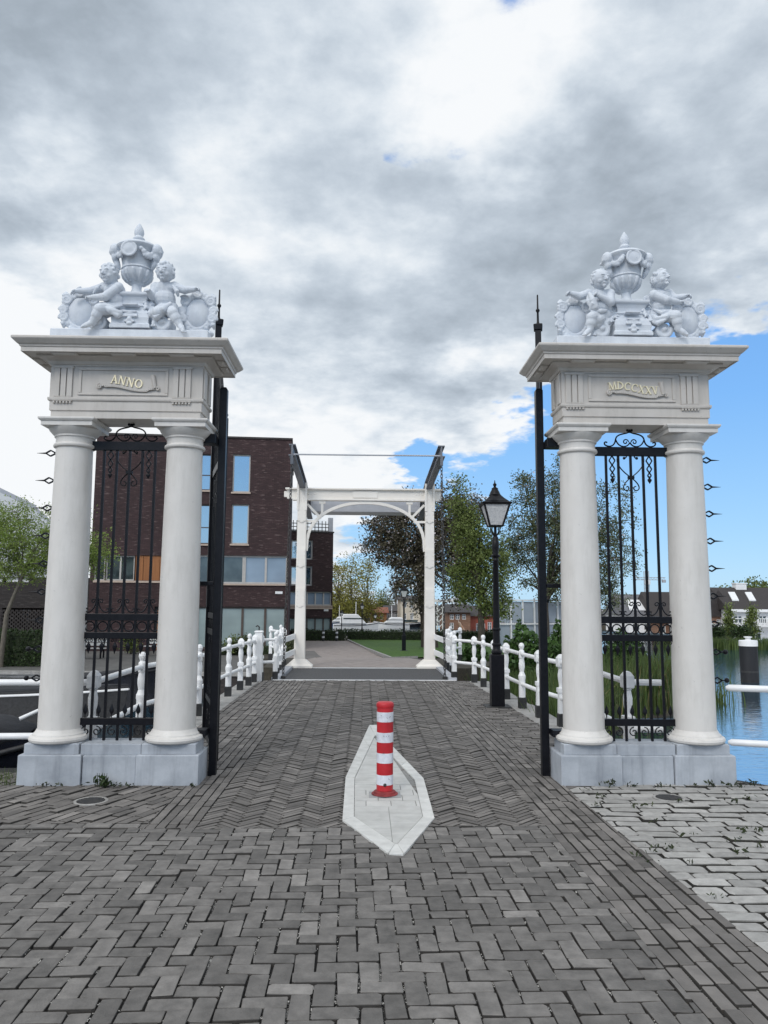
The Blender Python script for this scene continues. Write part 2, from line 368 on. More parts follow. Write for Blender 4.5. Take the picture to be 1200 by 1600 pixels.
    cr = ramp(nt, [(0.0, (.335, .39, .45)), (.22, (.415, .48, .555)), (.5, (.56, .635, .72)), (.75, (.76, .825, .89)), (1.0, (.97, .985, 1.0))])
    cr.color_ramp.interpolation = 'B_SPLINE'
    L.new(shade, cr.inputs['Fac'])
    cs = N(nt, 'ShaderNodeVectorMath', operation='SCALE'); L.new(cr.outputs[0], cs.inputs[0])
    # clouds around the hidden sun are brighter
    glow = M('ADD', 1.0, blob(SUN_DIR, 60, .7, D)); L.new(M('MULTIPLY', glow, 1 / K), cs.inputs['Scale'])
    sky = N(nt, 'ShaderNodeTexSky', sky_type='NISHITA'); sky.sun_disc = False; sky.sun_elevation = SUN_EL; sky.sun_rotation = SUN_AZ
    sky.air_density = 1.0; sky.dust_density = .35; sky.ozone_density = 1.6
    hs = N(nt, 'ShaderNodeHueSaturation'); hs.inputs['Saturation'].default_value = .95; hs.inputs['Value'].default_value = 1.25; L.new(sky.outputs[0], hs.inputs['Color'])
    # clear air: the sky model with a cleaner, bluer haze towards the horizon
    er = ramp(nt, [(0.0, (.40, .71, 1.0)), (.10, (.31, .62, 1.0)), (.25, (.20, .50, 1.0)), (.6, (.12, .32, .80))]); L.new(zc, er.inputs['Fac'])
    es = N(nt, 'ShaderNodeVectorMath', operation='SCALE'); L.new(er.outputs[0], es.inputs[0]); es.inputs['Scale'].default_value = 1 / K
    em = N(nt, 'ShaderNodeMix', data_type='RGBA'); em.inputs[0].default_value = .82; L.new(hs.outputs[0], em.inputs[6]); L.new(es.outputs[0], em.inputs[7])
    mx = N(nt, 'ShaderNodeMix', data_type='RGBA'); L.new(cmask.outputs[0], mx.inputs[0]); L.new(em.outputs[2], mx.inputs[6]); L.new(cs.outputs[0], mx.inputs[7])
    L.new(mx.outputs[2], bg.inputs['Color'])
make_world()
sl = bpy.data.lights.new('sun', 'SUN'); sl.energy = .95; sl.angle = math.radians(16); sl.color = (1, .965, .92)
so = bpy.data.objects.new('sun', sl); COL.objects.link(so); so.rotation_euler = SUN_DIR.to_track_quat('Z', 'Y').to_euler(); so.location = SUN_DIR * 100
scene.view_settings.view_transform = 'Standard'; scene.view_settings.look = 'None'; scene.view_settings.exposure = 0; scene.view_settings.gamma = 1
try: scene.view_settings.use_curve_mapping = False
except Exception: pass

# ---------------------------------------------------------------- land and water
WZ, LZ = -1.7, -.95            # water level, level of the far shore
def sm(t): t = min(max(t, 0), 1); return t * t * (3 - 2 * t)
def farz(y): return LZ * sm((y - 20.5) / 18)

def water_mat():
    m = bpy.data.materials.new('canal_water'); nt, b = nodes(m); L = nt.links
    b.inputs['Base Color'].default_value = (.014, .052, .078, 1); b.inputs['Roughness'].default_value = .05; b.inputs['IOR'].default_value = 12
    tc = N(nt, 'ShaderNodeTexCoord'); mp = N(nt, 'ShaderNodeMapping'); mp.inputs['Scale'].default_value = (1.0, 2.4, 1); mp.inputs['Rotation'].default_value = (0, 0, .2)
    L.new(tc.outputs['Object'], mp.inputs['Vector'])
    a = N(nt, 'ShaderNodeTexNoise'); a.inputs['Scale'].default_value = 2.4; a.inputs['Detail'].default_value = 4; a.inputs['Distortion'].default_value = .6; L.new(mp.outputs[0], a.inputs['Vector'])
    bp = N(nt, 'ShaderNodeBump'); bp.inputs['Strength'].default_value = .3; bp.inputs['Distance'].default_value = .03; L.new(a.outputs['Fac'], bp.inputs['Height'])
    L.new(bp.outputs[0], b.inputs['Normal']); return m
mb = MB(); mb.box(-900, 900, -60, 1800, WZ - 3, WZ); mb.build('canal_water', water_mat(), kind='structure')

# near quay: one sheet with quay walls down into the water
bed = bpy.data.materials.new('sand_joint_bed')
nt, b = nodes(bed); b.inputs['Roughness'].default_value = .95
tc = N(nt, 'ShaderNodeTexCoord'); n1 = N(nt, 'ShaderNodeTexNoise'); n1.inputs['Scale'].default_value = 170; n1.inputs['Detail'].default_value = 2
n2 = N(nt, 'ShaderNodeTexNoise'); n2.inputs['Scale'].default_value = 2.2; n2.inputs['Detail'].default_value = 3
nt.links.new(tc.outputs['Object'], n1.inputs['Vector']); nt.links.new(tc.outputs['Object'], n2.inputs['Vector'])
mm = N(nt, 'ShaderNodeMath', operation='MULTIPLY'); nt.links.new(n1.outputs['Fac'], mm.inputs[0]); nt.links.new(n2.outputs['Fac'], mm.inputs[1])
rp = ramp(nt, [(.26, (.016, .015, .014)), (.325, (.035, .033, .03)), (.352, (.46, .45, .43))]); nt.links.new(mm.outputs[0], rp.inputs['Fac']); nt.links.new(rp.outputs[0], b.inputs['Base Color'])

NEAR = [(-60, -30), (60, -30), (60, -2), (12, 3.2), (6.0, 6.1), (3.67, 7.12), (3.45, 7.38), (2.95, 7.95), (2.9, 9.2), (2.82, 10.6), (2.68, 12.2), (2.6, 15.4), (2.5, 16.38),
        (-2.5, 16.38), (-2.52, 11.3), (-2.7, 10.2), (-2.85, 9.4), (-3.12, 7.85), (-5, 7.72), (-60, 9.5)]
mb = MB(); mb.prism(NEAR, WZ - 2.5, -.016); mb.build('near_ground', bed, kind='structure')
quay_brick = brickmat('quay_wall_brick', (.05, .04, .035), (.085, .065, .055), (.14, .12, .11))

# far shore: slopes down from the bridge to the lower street
path_brick = pm('path_brick', (.23, .20, .185), (.33, .29, .27), 3.5, .9, bump=.6, bscale=26, bdist=.02, stretch=(1, 1, 1))
def sloped(poly, name, mat, dz=0, kind='structure', skirt=True, step=3.0, flat=False):
    """sheet over a convex plan polygon following the far ground"""
    ys = [p[1] for p in poly]; y0, y1 = min(ys), max(ys); n = max(2, int((y1 - y0) / step)) if y1 - y0 < 90 else 24
    yl = [y0 + (y1 - y0) * k / n for k in range(n + 1)]
    def span(y):
        xs = []
        for i in range(len(poly)):
            a, b2 = poly[i], poly[(i + 1) % len(poly)]
            if abs(a[1] - b2[1]) < 1e-9:
                if abs(a[1] - y) < 1e-6: xs += [a[0], b2[0]]
                continue
            t = (y - a[1]) / (b2[1] - a[1])
            if -1e-6 <= t <= 1 + 1e-6: xs.append(a[0] + t * (b2[0] - a[0]))
        return min(xs), max(xs)
    m = MB(); top = []
    for y in yl:
        a, b2 = span(min(max(y, y0 + 1e-7), y1 - 1e-7)); z = (LZ if flat else farz(y)) + dz
        top.append([(a, y, z), (b2, y, z)])
    for k in range(n):
        a, b2 = top[k], top[k + 1]; m.add([a[0], a[1], b2[1], b2[0]], [(0, 1, 2, 3)])
        if skirt:
            for p, q in ((a[0], b2[0]), (b2[1], a[1])):
                m.add([p, q, (q[0], q[1], WZ - 2), (p[0], p[1], WZ - 2)], [(0, 1, 2, 3)])
    if skirt:
        a = top[0]; m.add([a[1], a[0], (*a[0][:2], WZ - 2), (*a[1][:2], WZ - 2)], [(0, 1, 2, 3)])
        a = top[-1]; m.add([a[0], a[1], (*a[1][:2], WZ - 2), (*a[0][:2], WZ - 2)], [(0, 1, 2, 3)])
    return m.build(name, mat, kind=kind)
terrace = pm('terrace_paving', (.085, .085, .08), (.135, .13, .125), 2, .9, bump=.4, bscale=18)
sloped([(-2.5, 19.52), (2.6, 19.52), (11, 30), (14, 90), (-14, 90), (-6.6, 42), (-3.0, 27.5)], 'far_ground', soil)
sloped([(-70, 30.2), (-2.7, 27.5), (-2.7, 120), (-70, 120)], 'terrace', terrace, -.02, flat=True)
sloped([(-1.75, 19.54), (1.9, 19.54), (1.4, 27), (-.6, 60), (-8, 60), (-4.2, 38), (-2.1, 25)], 'brick_path', path_brick, .012, skirt=False)
tri = pm('side_pavement', (.12, .112, .105), (.17, .16, .15), 3, .9, bump=.5, bscale=30)
a, b_, c, d = [gr(x, y, z) for x, y, z in ((478, 1036, -.16), (474, 1007, -.75), (500, 1010, -.7), (515, 1022, -.45))]
sloped([(a.x, a.y), (d.x, d.y), (c.x - .3, c.y), (b_.x, c.y)], 'side_pavement', tri, .018, skirt=False)
L1 = [gr(x, y, z) for x, y, z in ((664, 1031, -.55), (545, 1001, -.95), (552, 990, -.95))]
lawn_poly = [(2.1, 28.5), (9, 31), (12, 64), (-.9, 64), (-1.1, 53), (.2, 44), (1.3, 34)]
sloped([(1.95, 28.0), (9, 29), (12, 63), (-1.3, 63), (-1.1, 54), (.15, 44), (1.25, 34)], 'lawn', grass_mat, .05, skirt=False, step=1.5)
kb = MB()
edge = [(1.95, 28.0), (1.25, 34), (.15, 44), (-1.1, 54)]
for (xa, ya), (xb, yb) in zip(edge, edge[1:]): kb.bar((xa - .06, ya, farz(ya) + .02), (xb - .06, yb, farz(yb) + .02), .12, .14)
kb.build('lawn_kerb', slab_stone, kind='structure')
# far bank on the right and the land behind everything
sloped([(20, 57.5), (140, 54), (140, 1500), (9, 1500), (9, 95)], 'right_bank', soil, -.1)
sloped([(-500, 90), (12, 90), (12, 1500), (-500, 1500)], 'far_street', terrace, -.012)

# ---------------------------------------------------------------- brick paving, brick by brick
def clip(poly, zone):
    """cut a convex polygon by a convex counter-clockwise zone"""
    out = poly
    for i in range(len(zone)):
        ax, ay = zone[i]; bx, by = zone[(i + 1) % len(zone)]
        res = []
        for k in range(len(out)):
            p, q = out[k], out[(k + 1) % len(out)]
            sp = (bx - ax) * (p[1] - ay) - (by - ay) * (p[0] - ax); sq = (bx - ax) * (q[1] - ay) - (by - ay) * (q[0] - ax)
            if sp >= 0: res.append(p)
            if sp * sq < 0: t = sp / (sp - sq); res.append((p[0] + t * (q[0] - p[0]), p[1] + t * (q[1] - p[1])))
        out = res
        if len(out) < 3: return None
    return out
def area(p): return .5 * sum(p[i][0] * p[(i + 1) % len(p)][1] - p[(i + 1) % len(p)][0] * p[i][1] for i in range(len(p)))
def brick(mb, cx, cy, hl, hw, ang, zone, ch=.008, bev=.006, zj=.003, tilt=.012, jit=.002, depth=.03):
    c, s = math.cos(ang + rnd.gauss(0, .008)), math.sin(ang)
    j = lambda: rnd.uniform(-jit, jit)
    k = [ch * rnd.uniform(.4, 1.7) for _ in range(4)]
    loc = [(-hl + k[0], -hw + j()), (hl - k[1], -hw + j()), (hl + j(), -hw + k[1]), (hl + j(), hw - k[2]), (hl - k[2], hw + j()), (-hl + k[3], hw + j()), (-hl + j(), hw - k[3]), (-hl + j(), -hw + k[0])]
    poly = [(cx + x * c - y * s, cy + x * s + y * c) for x, y in loc]
    if zone:
        poly = clip(poly, zone)
        if not poly or area(poly) < .12 * hl * hw: return
    ctr = (sum(p[0] for p in poly) / len(poly), sum(p[1] for p in poly) / len(poly))
    z = rnd.gauss(0, zj); tx, ty = rnd.gauss(0, tilt), rnd.gauss(0, tilt)
    def ins(p):
        dx, dy = p[0] - ctr[0], p[1] - ctr[1]; l = math.hypot(dx, dy); f = max(0, 1 - bev * 1.5 / max(l, .01)); return (ctr[0] + dx * f, ctr[1] + dy * f)
    zz = lambda p, o: z + o + tx * (p[0] - ctr[0]) + ty * (p[1] - ctr[1])
    ip = [ins(p) for p in poly]
    mb.rings([[(p[0], p[1], -depth) for p in poly], [(p[0], p[1], zz(p, -bev)) for p in poly], [(p[0], p[1], zz(p, 0)) for p in ip]], True, False)
    n = len(poly); o = len(mb.v) - n; mb.f.append([o + i for i in range(n)])
PEB = []
def herring(mb, zone, Lb, W, n, ang, org, gap, skip=None, **k):
    ca, sa = math.cos(ang), math.sin(ang)
    inv = [((p[0] - org[0]) * ca + (p[1] - org[1]) * sa, -(p[0] - org[0]) * sa + (p[1] - org[1]) * ca) for p in zone]
    x0, x1 = int(min(p[0] for p in inv) / W) - n - 1, int(max(p[0] for p in inv) / W) + n + 1
    y0, y1 = int(min(p[1] for p in inv) / W) - n - 1, int(max(p[1] for p in inv) / W) + n + 1
    for i in range(x0, x1):
        for j in range(y0, y1):
            q = (i - j) % (2 * n)
            if q == 0: x, y, a = (i + n / 2) * W, (j + .5) * W, 0
            elif q == 2 * n - 1: x, y, a = (i + .5) * W, (j + n / 2) * W, PI / 2
            else: continue
            X, Y = org[0] + x * ca - y * sa, org[1] + x * sa + y * ca
            if skip and skip(X, Y): continue
            if n == 2 and rnd.random() < .55:            # pale grit left in the joint beside this brick
                hx_, hy_ = (W / 2, W * .9) if q else (W, W * .45)
                u0 = rnd.uniform(-.8, .3)
                for _ in range(rnd.randint(1, 9)): PEB.append((X + hx_ * ca + rnd.gauss(0, .0022), Y + hx_ * sa + hy_ * min(.98, u0 + abs(rnd.gauss(0, .4))), rnd.uniform(-.006, -.001), rnd.uniform(.0013, .0034)))
            brick(mb, X, Y, n * W / 2 - gap / 2, W / 2 - gap / 2, ang + a, zone, **k)
def courses(mb, zone, Lb, W, ang, org, gap, vary=0, skip=None, off=.5, **k):
    ca, sa = math.cos(ang), math.sin(ang)
    inv = [((p[0] - org[0]) * ca + (p[1] - org[1]) * sa, -(p[0] - org[0]) * sa + (p[1] - org[1]) * ca) for p in zone]
    x0, x1 = min(p[0] for p in inv) - Lb, max(p[0] for p in inv) + Lb; y0, y1 = min(p[1] for p in inv) - W, max(p[1] for p in inv) + W
    y = math.floor(y0 / W) * W; r = 0
    while y < y1:
        w = W * (1 + rnd.uniform(-.03, .03))
        x = x0 - Lb * ((r * off) % 1) - rnd.random() * Lb * vary
        while x < x1:
            l = Lb * (1 + rnd.uniform(-vary, vary))
            X0, Y0 = x + l / 2, y + w / 2; X, Y = org[0] + X0 * ca - Y0 * sa, org[1] + X0 * sa + Y0 * ca
            if not (skip and skip(X, Y)): brick(mb, X, Y, l / 2 - gap / 2, w / 2 - gap / 2, ang, zone, **k)
            x += l
        y += w; r += 1
ISL = [gr(*p) for p in ((577, 1134), (590, 1134), (614, 1168), (662, 1218), (679, 1280), (631, 1337), (607, 1336), (535, 1283), (540, 1216))]
ISL_IN = [gr(*p) for p in ((586, 1150), (589, 1150), (609, 1179), (648, 1220), (661, 1278), (621, 1321), (617, 1321), (553, 1278), (554, 1217))]
ISL = [(p.x, p.y) for p in ISL][::-1]; ISL_IN = [(p.x, p.y) for p in ISL_IN][::-1]      # counter-clockwise seen from above
def in_isl(x, y, m=.03):
    for i in range(len(ISL)):
        a, b2 = ISL[i], ISL[(i + 1) % len(ISL)]; l = math.hypot(b2[0] - a[0], b2[1] - a[1])
        if ((b2[0] - a[0]) * (y - a[1]) - (b2[1] - a[1]) * (x - a[0])) / l < m: return False
    return True
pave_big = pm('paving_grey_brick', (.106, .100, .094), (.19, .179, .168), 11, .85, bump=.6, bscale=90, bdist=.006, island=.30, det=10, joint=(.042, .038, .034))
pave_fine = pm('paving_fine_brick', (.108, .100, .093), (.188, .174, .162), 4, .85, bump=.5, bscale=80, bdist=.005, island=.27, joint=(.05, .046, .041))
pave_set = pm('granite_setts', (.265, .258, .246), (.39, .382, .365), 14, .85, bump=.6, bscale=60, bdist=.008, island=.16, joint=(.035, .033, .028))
Lx = [(-1.56, 16.36), (-1.53, 7.0), (-1.55, 5.86)]; Rx = [(1.36, 2.6), (1.33, 6.5), (1.2, 16.36)]; Rx2 = [(1.92, 2.6), (1.80, 6.5), (1.66, 16.36)]
mb = MB()
herring(mb, [(-6.5, 2.2), (1.36, 2.2), (1.335, 5.8), (-6.5, 5.62)], .2, .095, 2, .02, (0, 3.0), .0078, skip=lambda x, y: in_isl(x, y, .11), tilt=.012, zj=.0028, jit=.0045, ch=.007, bev=.0022)
courses(mb, [(-8, 5.62), (-1.5, 5.76), (-1.5, 5.87), (-8, 5.73)], .2, .105, .02, (-1.5, 5.765), .008)
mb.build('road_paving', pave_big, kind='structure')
mb = MB()
for x, y, z, r in PEB:
    if not clip([(x - .001, y - .001), (x + .001, y - .001), (x + .001, y + .001), (x - .001, y + .001)], [(-6.5, 2.2), (1.36, 2.2), (1.335, 5.8), (-6.5, 5.62)]): continue
    mb.add([(x - r * 1.2, y, z), (x, y - r, z), (x + r, y, z), (x, y + r * 1.3, z), (x, y, z + r), (x, y, z - r)], [(0, 1, 4), (1, 2, 4), (2, 3, 4), (3, 0, 4), (1, 0, 5), (2, 1, 5), (3, 2, 5), (0, 3, 5)])
mb.build('joint_grit', pm('pale_grit', (.30, .29, .27), (.6, .58, .54), 60, .9), kind='stuff', fix=False)
mb = MB()
sk = lambda x, y: in_isl(x, y, .11)
herring(mb, [(-1.19, 5.72), (1.345, 5.8), (1.2, 16.36), (-1.17, 16.36)], .2, .052, 4, PI / 4, (0, 6), .010, skip=sk, tilt=.007, ch=.004, bev=.0016, zj=.0025)
for zone in ([(-1.56, 5.72), (-1.19, 5.74), (-1.17, 16.36), (-1.53, 16.36)],):
    courses(mb, zone, .21, .072, PI / 2, (-1.19, 6), .010, vary=.12, off=.37, ch=.004, bev=.002)
courses(mb, [(1.36, 2.2), (1.93, 2.2), (1.80, 6.5), (1.335, 6.5)], .2, .078, PI / 2 + .012, (1.36, 3), .012, vary=.12, off=.41, ch=.005, bev=.002)
courses(mb, [(1.335, 6.5), (1.80, 6.5), (1.66, 16.36), (1.2, 16.36)], .21, .072, PI / 2 + .013, (1.33, 6.5), .011, vary=.12, off=.41, ch=.004, bev=.002)
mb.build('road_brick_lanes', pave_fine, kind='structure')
mb = MB()
courses(mb, [(-9, 5.76), (-1.56, 5.88), (-1.54, 7.55), (-9, 7.55)], .215, .085, PI / 2 - .42, (-1.56, 6), .012, vary=.15, off=.43, ch=.005, bev=.0022, zj=.004)
courses(mb, [(-2.16, 7.5), (-1.54, 7.5), (-1.535, 16.36), (-2.12, 16.36)], .21, .105, PI / 2, (-1.54, 7), .012, vary=.1, ch=.005, bev=.002)
courses(mb, [(1.80, 6.9), (2.45, 7.5), (2.2, 16.36), (1.665, 16.36)], .21, .105, .02, (1.7, 7), .012, vary=.1, ch=.005, bev=.002)
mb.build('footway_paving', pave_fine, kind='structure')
mb = MB()
courses(mb, [(1.93, 2.2), (7, 2.2), (5.4, 6.25), (3.62, 7.05), (3.2, 7.23), (1.80, 7.0), (1.80, 6.5)], .25, .122, -.015, (2, 3), .013, vary=.30, off=.5, ch=.013, bev=.004, zj=.005, tilt=.016, jit=.007)
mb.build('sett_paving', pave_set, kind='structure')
# stone kerb blocks the railing posts stand on
mb = MB()
for side in (-1, 1):
    y = 8.2
    while y < 16.2:
        l = rnd.uniform(.7, 1.1)
        if side < 0: x0, x1 = -2.5 - max(0, (10.6 - y)) * .12, -2.14
        else: x0, x1 = 2.2 + max(0, (16 - y)) * .028, 2.62 + max(0, (15 - y)) * .03
        y1 = min(y + l, 16.34); brick(mb, (x0 + x1) / 2, (y + y1) / 2, (x1 - x0) / 2, (y1 - y) / 2 - .006, 0, None, ch=.012, bev=.008, tilt=.003); y = y1
mb.build('kerb_stones', slab_stone, kind='structure')

# ---------------------------------------------------------------- gate piers
plinth_mat = bpy.data.materials.new('bluestone_plinth'); nt, b = nodes(plinth_mat); LK = nt.links
b.inputs['Roughness'].default_value = .75
tc = N(nt, 'ShaderNodeTexCoord')
def nz(scale, st, det=6):
    mp = N(nt, 'ShaderNodeMapping'); mp.inputs['Scale'].default_value = st; LK.new(tc.outputs['Object'], mp.inputs['Vector'])
    n = N(nt, 'ShaderNodeTexNoise'); n.inputs['Scale'].default_value = scale; n.inputs['Detail'].default_value = det; n.inputs['Roughness'].default_value = .65
    LK.new(mp.outputs[0], n.inputs['Vector']); return n.outputs['Fac']
r1 = ramp(nt, [(.3, (.27, .295, .33)), (.7, (.47, .50, .54))]); LK.new(nz(3, (1, 1, 1), 9), r1.inputs['Fac'])
r2 = ramp(nt, [(.30, (.55, .55, .56)), (.48, (1, 1, 1))]); LK.new(nz(2.2, (5, 5, .45), 4), r2.inputs['Fac'])      # runs of dirt down the faces
mx = N(nt, 'ShaderNodeMix', data_type='RGBA', blend_type='MULTIPLY'); mx.inputs[0].default_value = .5; LK.new(r1.outputs[0], mx.inputs[6]); LK.new(r2.outputs[0], mx.inputs[7])
LK.new(mx.outputs[2], b.inputs['Base Color'])
bp = N(nt, 'ShaderNodeBump'); bp.inputs['Strength'].default_value = .3; bp.inputs['Distance'].default_value = .004; LK.new(nz(90, (1, 1, 1), 3), bp.inputs['Height']); LK.new(bp.outputs[0], b.inputs['Normal'])

GY = 7.24
# serif capitals as strokes: (x0,y0,x1,y1,width)
GLY = {
 'A': (.78, [(.10, 0, .40, 1, .07), (.38, 1, .70, 0, .15), (.20, .36, .58, .36, .06), (0, .02, .2, .02, .05), (.56, .02, .82, .02, .05)]),
 'N': (.86, [(.14, 0, .14, 1, .07), (.14, 1, .72, 0, .15), (.72, 0, .72, 1, .07), (0, .98, .2, .98, .05), (.02, .02, .27, .02, .05), (.6, .98, .86, .98, .05)]),
 'M': (1.0, [(.12, 0, .16, 1, .07), (.18, 1, .5, .05, .15), (.5, .05, .82, 1, .07), (.84, 1, .88, 0, .15), (0, .02, .24, .02, .05), (.74, .02, 1.0, .02, .05), (.03, .98, .2, .98, .05), (.82, .98, .97, .98, .05)]),
 'X': (.78, [(.1, 1, .68, 0, .15), (.66, 1, .1, 0, .07), (0, .98, .24, .98, .05), (.54, .98, .78, .98, .05), (0, .02, .22, .02, .05), (.54, .02, .8, .02, .05)]),
 'V': (.78, [(.1, 1, .4, 0, .15), (.4, 0, .68, 1, .07), (0, .98, .24, .98, .05), (.56, .98, .8, .98, .05)]),
}
def arc(cx, cy, rx, ry, a0, a1, n=14, thin=.07, thick=.15):
    P = [(cx + rx * math.cos(math.radians(a0 + (a1 - a0) * k / n)), cy + ry * math.sin(math.radians(a0 + (a1 - a0) * k / n))) for k in range(n + 1)]
    return [(P[k][0], P[k][1], P[k + 1][0], P[k + 1][1], thin + (thick - thin) * abs(math.cos(math.radians(a0 + (a1 - a0) * (k + .5) / n)))) for k in range(n)]
GLY['O'] = (.92, arc(.43, .5, .37, .47, 0, 360, 22)); GLY['C'] = (.80, arc(.43, .5, .37, .47, 45, 315, 18) + [(.70, .68, .70, .95, .05)])
GLY['D'] = (.88, [(.14, 0, .14, 1, .15), (0, .02, .2, .02, .05), (0, .98, .2, .98, .05)] + arc(.14, .5, .62, .47, -90, 90, 14))
def lettering(word, x0, h, curve, yf, depth, gapw=.10):
    """raised capitals along a height curve"""
    m = MB(); x = x0
    for ch in word:
        w, st = GLY[ch]; cx = x + w * h / 2; sl = (curve(cx + .01) - curve(cx - .01)) / .02; a = math.atan(sl); z0 = curve(cx)
        def T(u, v): u = (u - w / 2) * h; v = (v - .5) * h; return (cx + u * math.cos(a) - v * math.sin(a), z0 + u * math.sin(a) + v * math.cos(a))
        for (ax, ay, bx, by, wd) in st:
            dx, dy = bx - ax, by - ay; l = math.hypot(dx, dy); nx, ny = -dy / l * wd / 2, dx / l * wd / 2; e = .012; ex, ey = dx / l * e, dy / l * e
            d2 = depth + rnd.uniform(-.0012, .0012)
            m.yprism([T(ax + nx - ex, ay + ny - ey), T(bx + nx + ex, by + ny + ey), T(bx - nx + ex, by - ny + ey), T(ax - nx - ex, ay - ny - ey)], yf - d2, yf + .004)
        x += (w + gapw) * h
    return m
def gate_pier(cx, word, label, outer):
    """outer = -1/+1: which side looks away from the road"""
    t = thing('gate_pier', (cx, GY, 0), label, 'gate pier', 'gate piers'); inn = -outer
    # plinth of bluestone: two end blocks and a recessed middle
    m = MB()
    for s in (-1, 1):
        c = (s * .515, 0)
        m.rect(.275, .21, [(.0, -.3), (.0, .252), (-.008, .26)], c)
        m.rect(.275, .21, [(-.035, .2602), (-.035, .345), (-.042, .352)], c)
    m.rect(.233, .185, [(0, -.3), (0, .246), (-.004, .250)]); m.rect(.266, .155, [(0, .2503), (0, .342), (-.004, .346)])
    m.build('plinth', plinth_mat, t, bevel=.006)
    for s in (-1, 1):
        x = s * .52
        sh = [(.165 + .022 * (1 - (k / 14) ** 1.7), .46 + (3.03 - .46) * k / 14) for k in range(15)]
        col = MB().lathe([(.001, .44)] + sh + [(.165, 3.035), (.001, 3.04)], 48, (x, 0, 0)).build('column_shaft', white_paint, t, smooth=35)
        MB().lathe([(.0, .352), (.235, .352), (.252, .362), (.258, .38), (.252, .398), (.238, .406), (.225, .41), (.222, .422), (.212, .43), (.204, .44), (.192, .462), (0, .464)], 48, (x, 0, 0)).build('column_base', white_paint, col, smooth=30)
        MB().lathe([(0, 3.032), (.168, 3.032), (.186, 3.042), (.190, 3.055), (.186, 3.068), (.170, 3.078), (.168, 3.12), (.172, 3.13), (.182, 3.135), (.184, 3.15), (.20, 3.165), (.228, 3.195), (.238, 3.215), (0, 3.216)], 48, (x, 0, 0)).build('capital', white_paint, col, smooth=30)
        MB().rect(.235, .235, [(0, 3.2165), (0, 3.256), (.012, 3.262), (.022, 3.276), (.022, 3.292), (.0, 3.294)], (x, 0)).build('abacus', white_paint, col, bevel=.003)
    # entablature
    a = MB().rect(.705, .19, [(-.012, 3.2945), (-.012, 3.365), (0, 3.367), (0, 3.452), (.012, 3.458), (.016, 3.47), (.016, 3.488), (.0, 3.49)]).build('architrave', grey_paint, t, bevel=.003)
    hx, hy = .705, .18
    fr = MB().rect(hx, hy, [(0, 3.4905), (0, 3.79)])
    fz = MB().rect(hx, hy, [(.008, 3.7905), (.008, 3.803), (.02, 3.806), (.026, 3.82), (.03, 3.834), (.05, 3.842), (.10, 3.856), (.105, 3.862), (.105, 3.872)])
    frieze = fr.build('frieze', grey_paint, t)
    fz.build('bed_moulding', grey_paint, frieze, bevel=.002)
    # triglyphs: front, back and sides, with guttae below
    for (X, S) in ((-.585, 0), (.515, 0), (-.585, 2), (.515, 2)):
        g = MB(); y = -hy if S == 0 else hy; sg = -1 if S == 0 else 1
        for k in (-1, 0, 1):
            c = X + .0 + k * .058
            g.yprism([(c - .024, 3.5), (c + .024, 3.5), (c + .024, 3.768), (c - .024, 3.768)], y + sg * .001, y + sg * .018)
        g.yprism([(X - .092, 3.768), (X + .092, 3.768), (X + .092, 3.789), (X - .092, 3.789)], y + sg * .001, y + sg * .022)
        g.yprism([(X - .086, 3.49), (X + .086, 3.49), (X + .086, 3.4995), (X - .086, 3.4995)], y + sg * .001, y + sg * .022)
        for k in range(6): g.box(X - .075 + k * .03 - .009, X - .075 + k * .03 + .009, min(y + sg * .006, y + sg * .03), max(y + sg * .006, y + sg * .03), 3.432, 3.4505)
        g.box(X - .09, X + .09, min(y + sg * .006, y + sg * .034), max(y + sg * .006, y + sg * .034), 3.451, 3.4575)
        g.build('triglyph', grey_paint, frieze, bevel=.003)
    for sx in (-1, 1):
        g = MB()
        for yy in (-.11, .11): g.box(min(sx * (hx + .001), sx * (hx + .016)), max(sx * (hx + .001), sx * (hx + .016)), yy - .05, yy + .05, 3.5, 3.785)
        g.build('side_panel', grey_paint, frieze, bevel=.003)
    # raised frame round the name panel
    g = MB(); x0, x1, z0, z1 = -.45, .385, 3.515, 3.775
    for q in ((x0, x1, z1 - .022, z1), (x0, x1, z0, z0 + .022), (x0, x0 + .03, z0 + .0225, z1 - .0225), (x1 - .03, x1, z0 + .0225, z1 - .0225)):
        g.box(q[0], q[1], -hy - .012, -hy - .001, q[2], q[3])
    g.build('panel_frame', grey_paint, frieze, bevel=.004)
    # ribbon with gilded capitals
    mid = .0 if word == 'ANNO' else -.005
    crv = lambda x: 3.640 + .022 * math.sin(-(x - mid) * 10.5) - .0 * x
    g = MB(); n = 30; xs = [-.262 + .524 * k / n for k in range(n + 1)]
    up = [(x, crv(x) + .05) for x in xs]; dn = [(x, crv(x) - .05 - (.012 if abs(x) < .2 else 0)) for x in xs]
    for k in range(n): g.yprism([dn[k], dn[k + 1], up[k + 1], up[k]], -hy - .014, -hy - .001)
    for k in range(n): g.bar((dn[k][0], -hy - .014, dn[k][1]), (dn[k + 1][0] + .002, -hy - .014, dn[k + 1][1]), .016, .014)
    rb = g.build('ribbon', grey_paint, frieze, bevel=0)
    g = MB()
    g.tube([(.265, -hy - .012, crv(.26) - .045), (.242, -hy - .018, crv(.26) + .075)], .020, 12)
    g.build('ribbon_roll', grey_paint, rb, smooth=40)
    MB().tube(spiral((.289, crv(.26) - .050), .02, .006, 2.4, -1.2, 14, -hy - .016), .007, 6).build('ribbon_curl', grey_paint, rb, smooth=40)
    MB().tube(spiral((-.249, crv(-.26) - .05), .026, .006, 1.6, 1.2, 14, -hy - .016), .008, 6).build('ribbon_curl', grey_paint, rb, smooth=40)
    hgt = .080 if word == 'ANNO' else .074
    wtot = sum(GLY[c][0] + .1 for c in word) * hgt
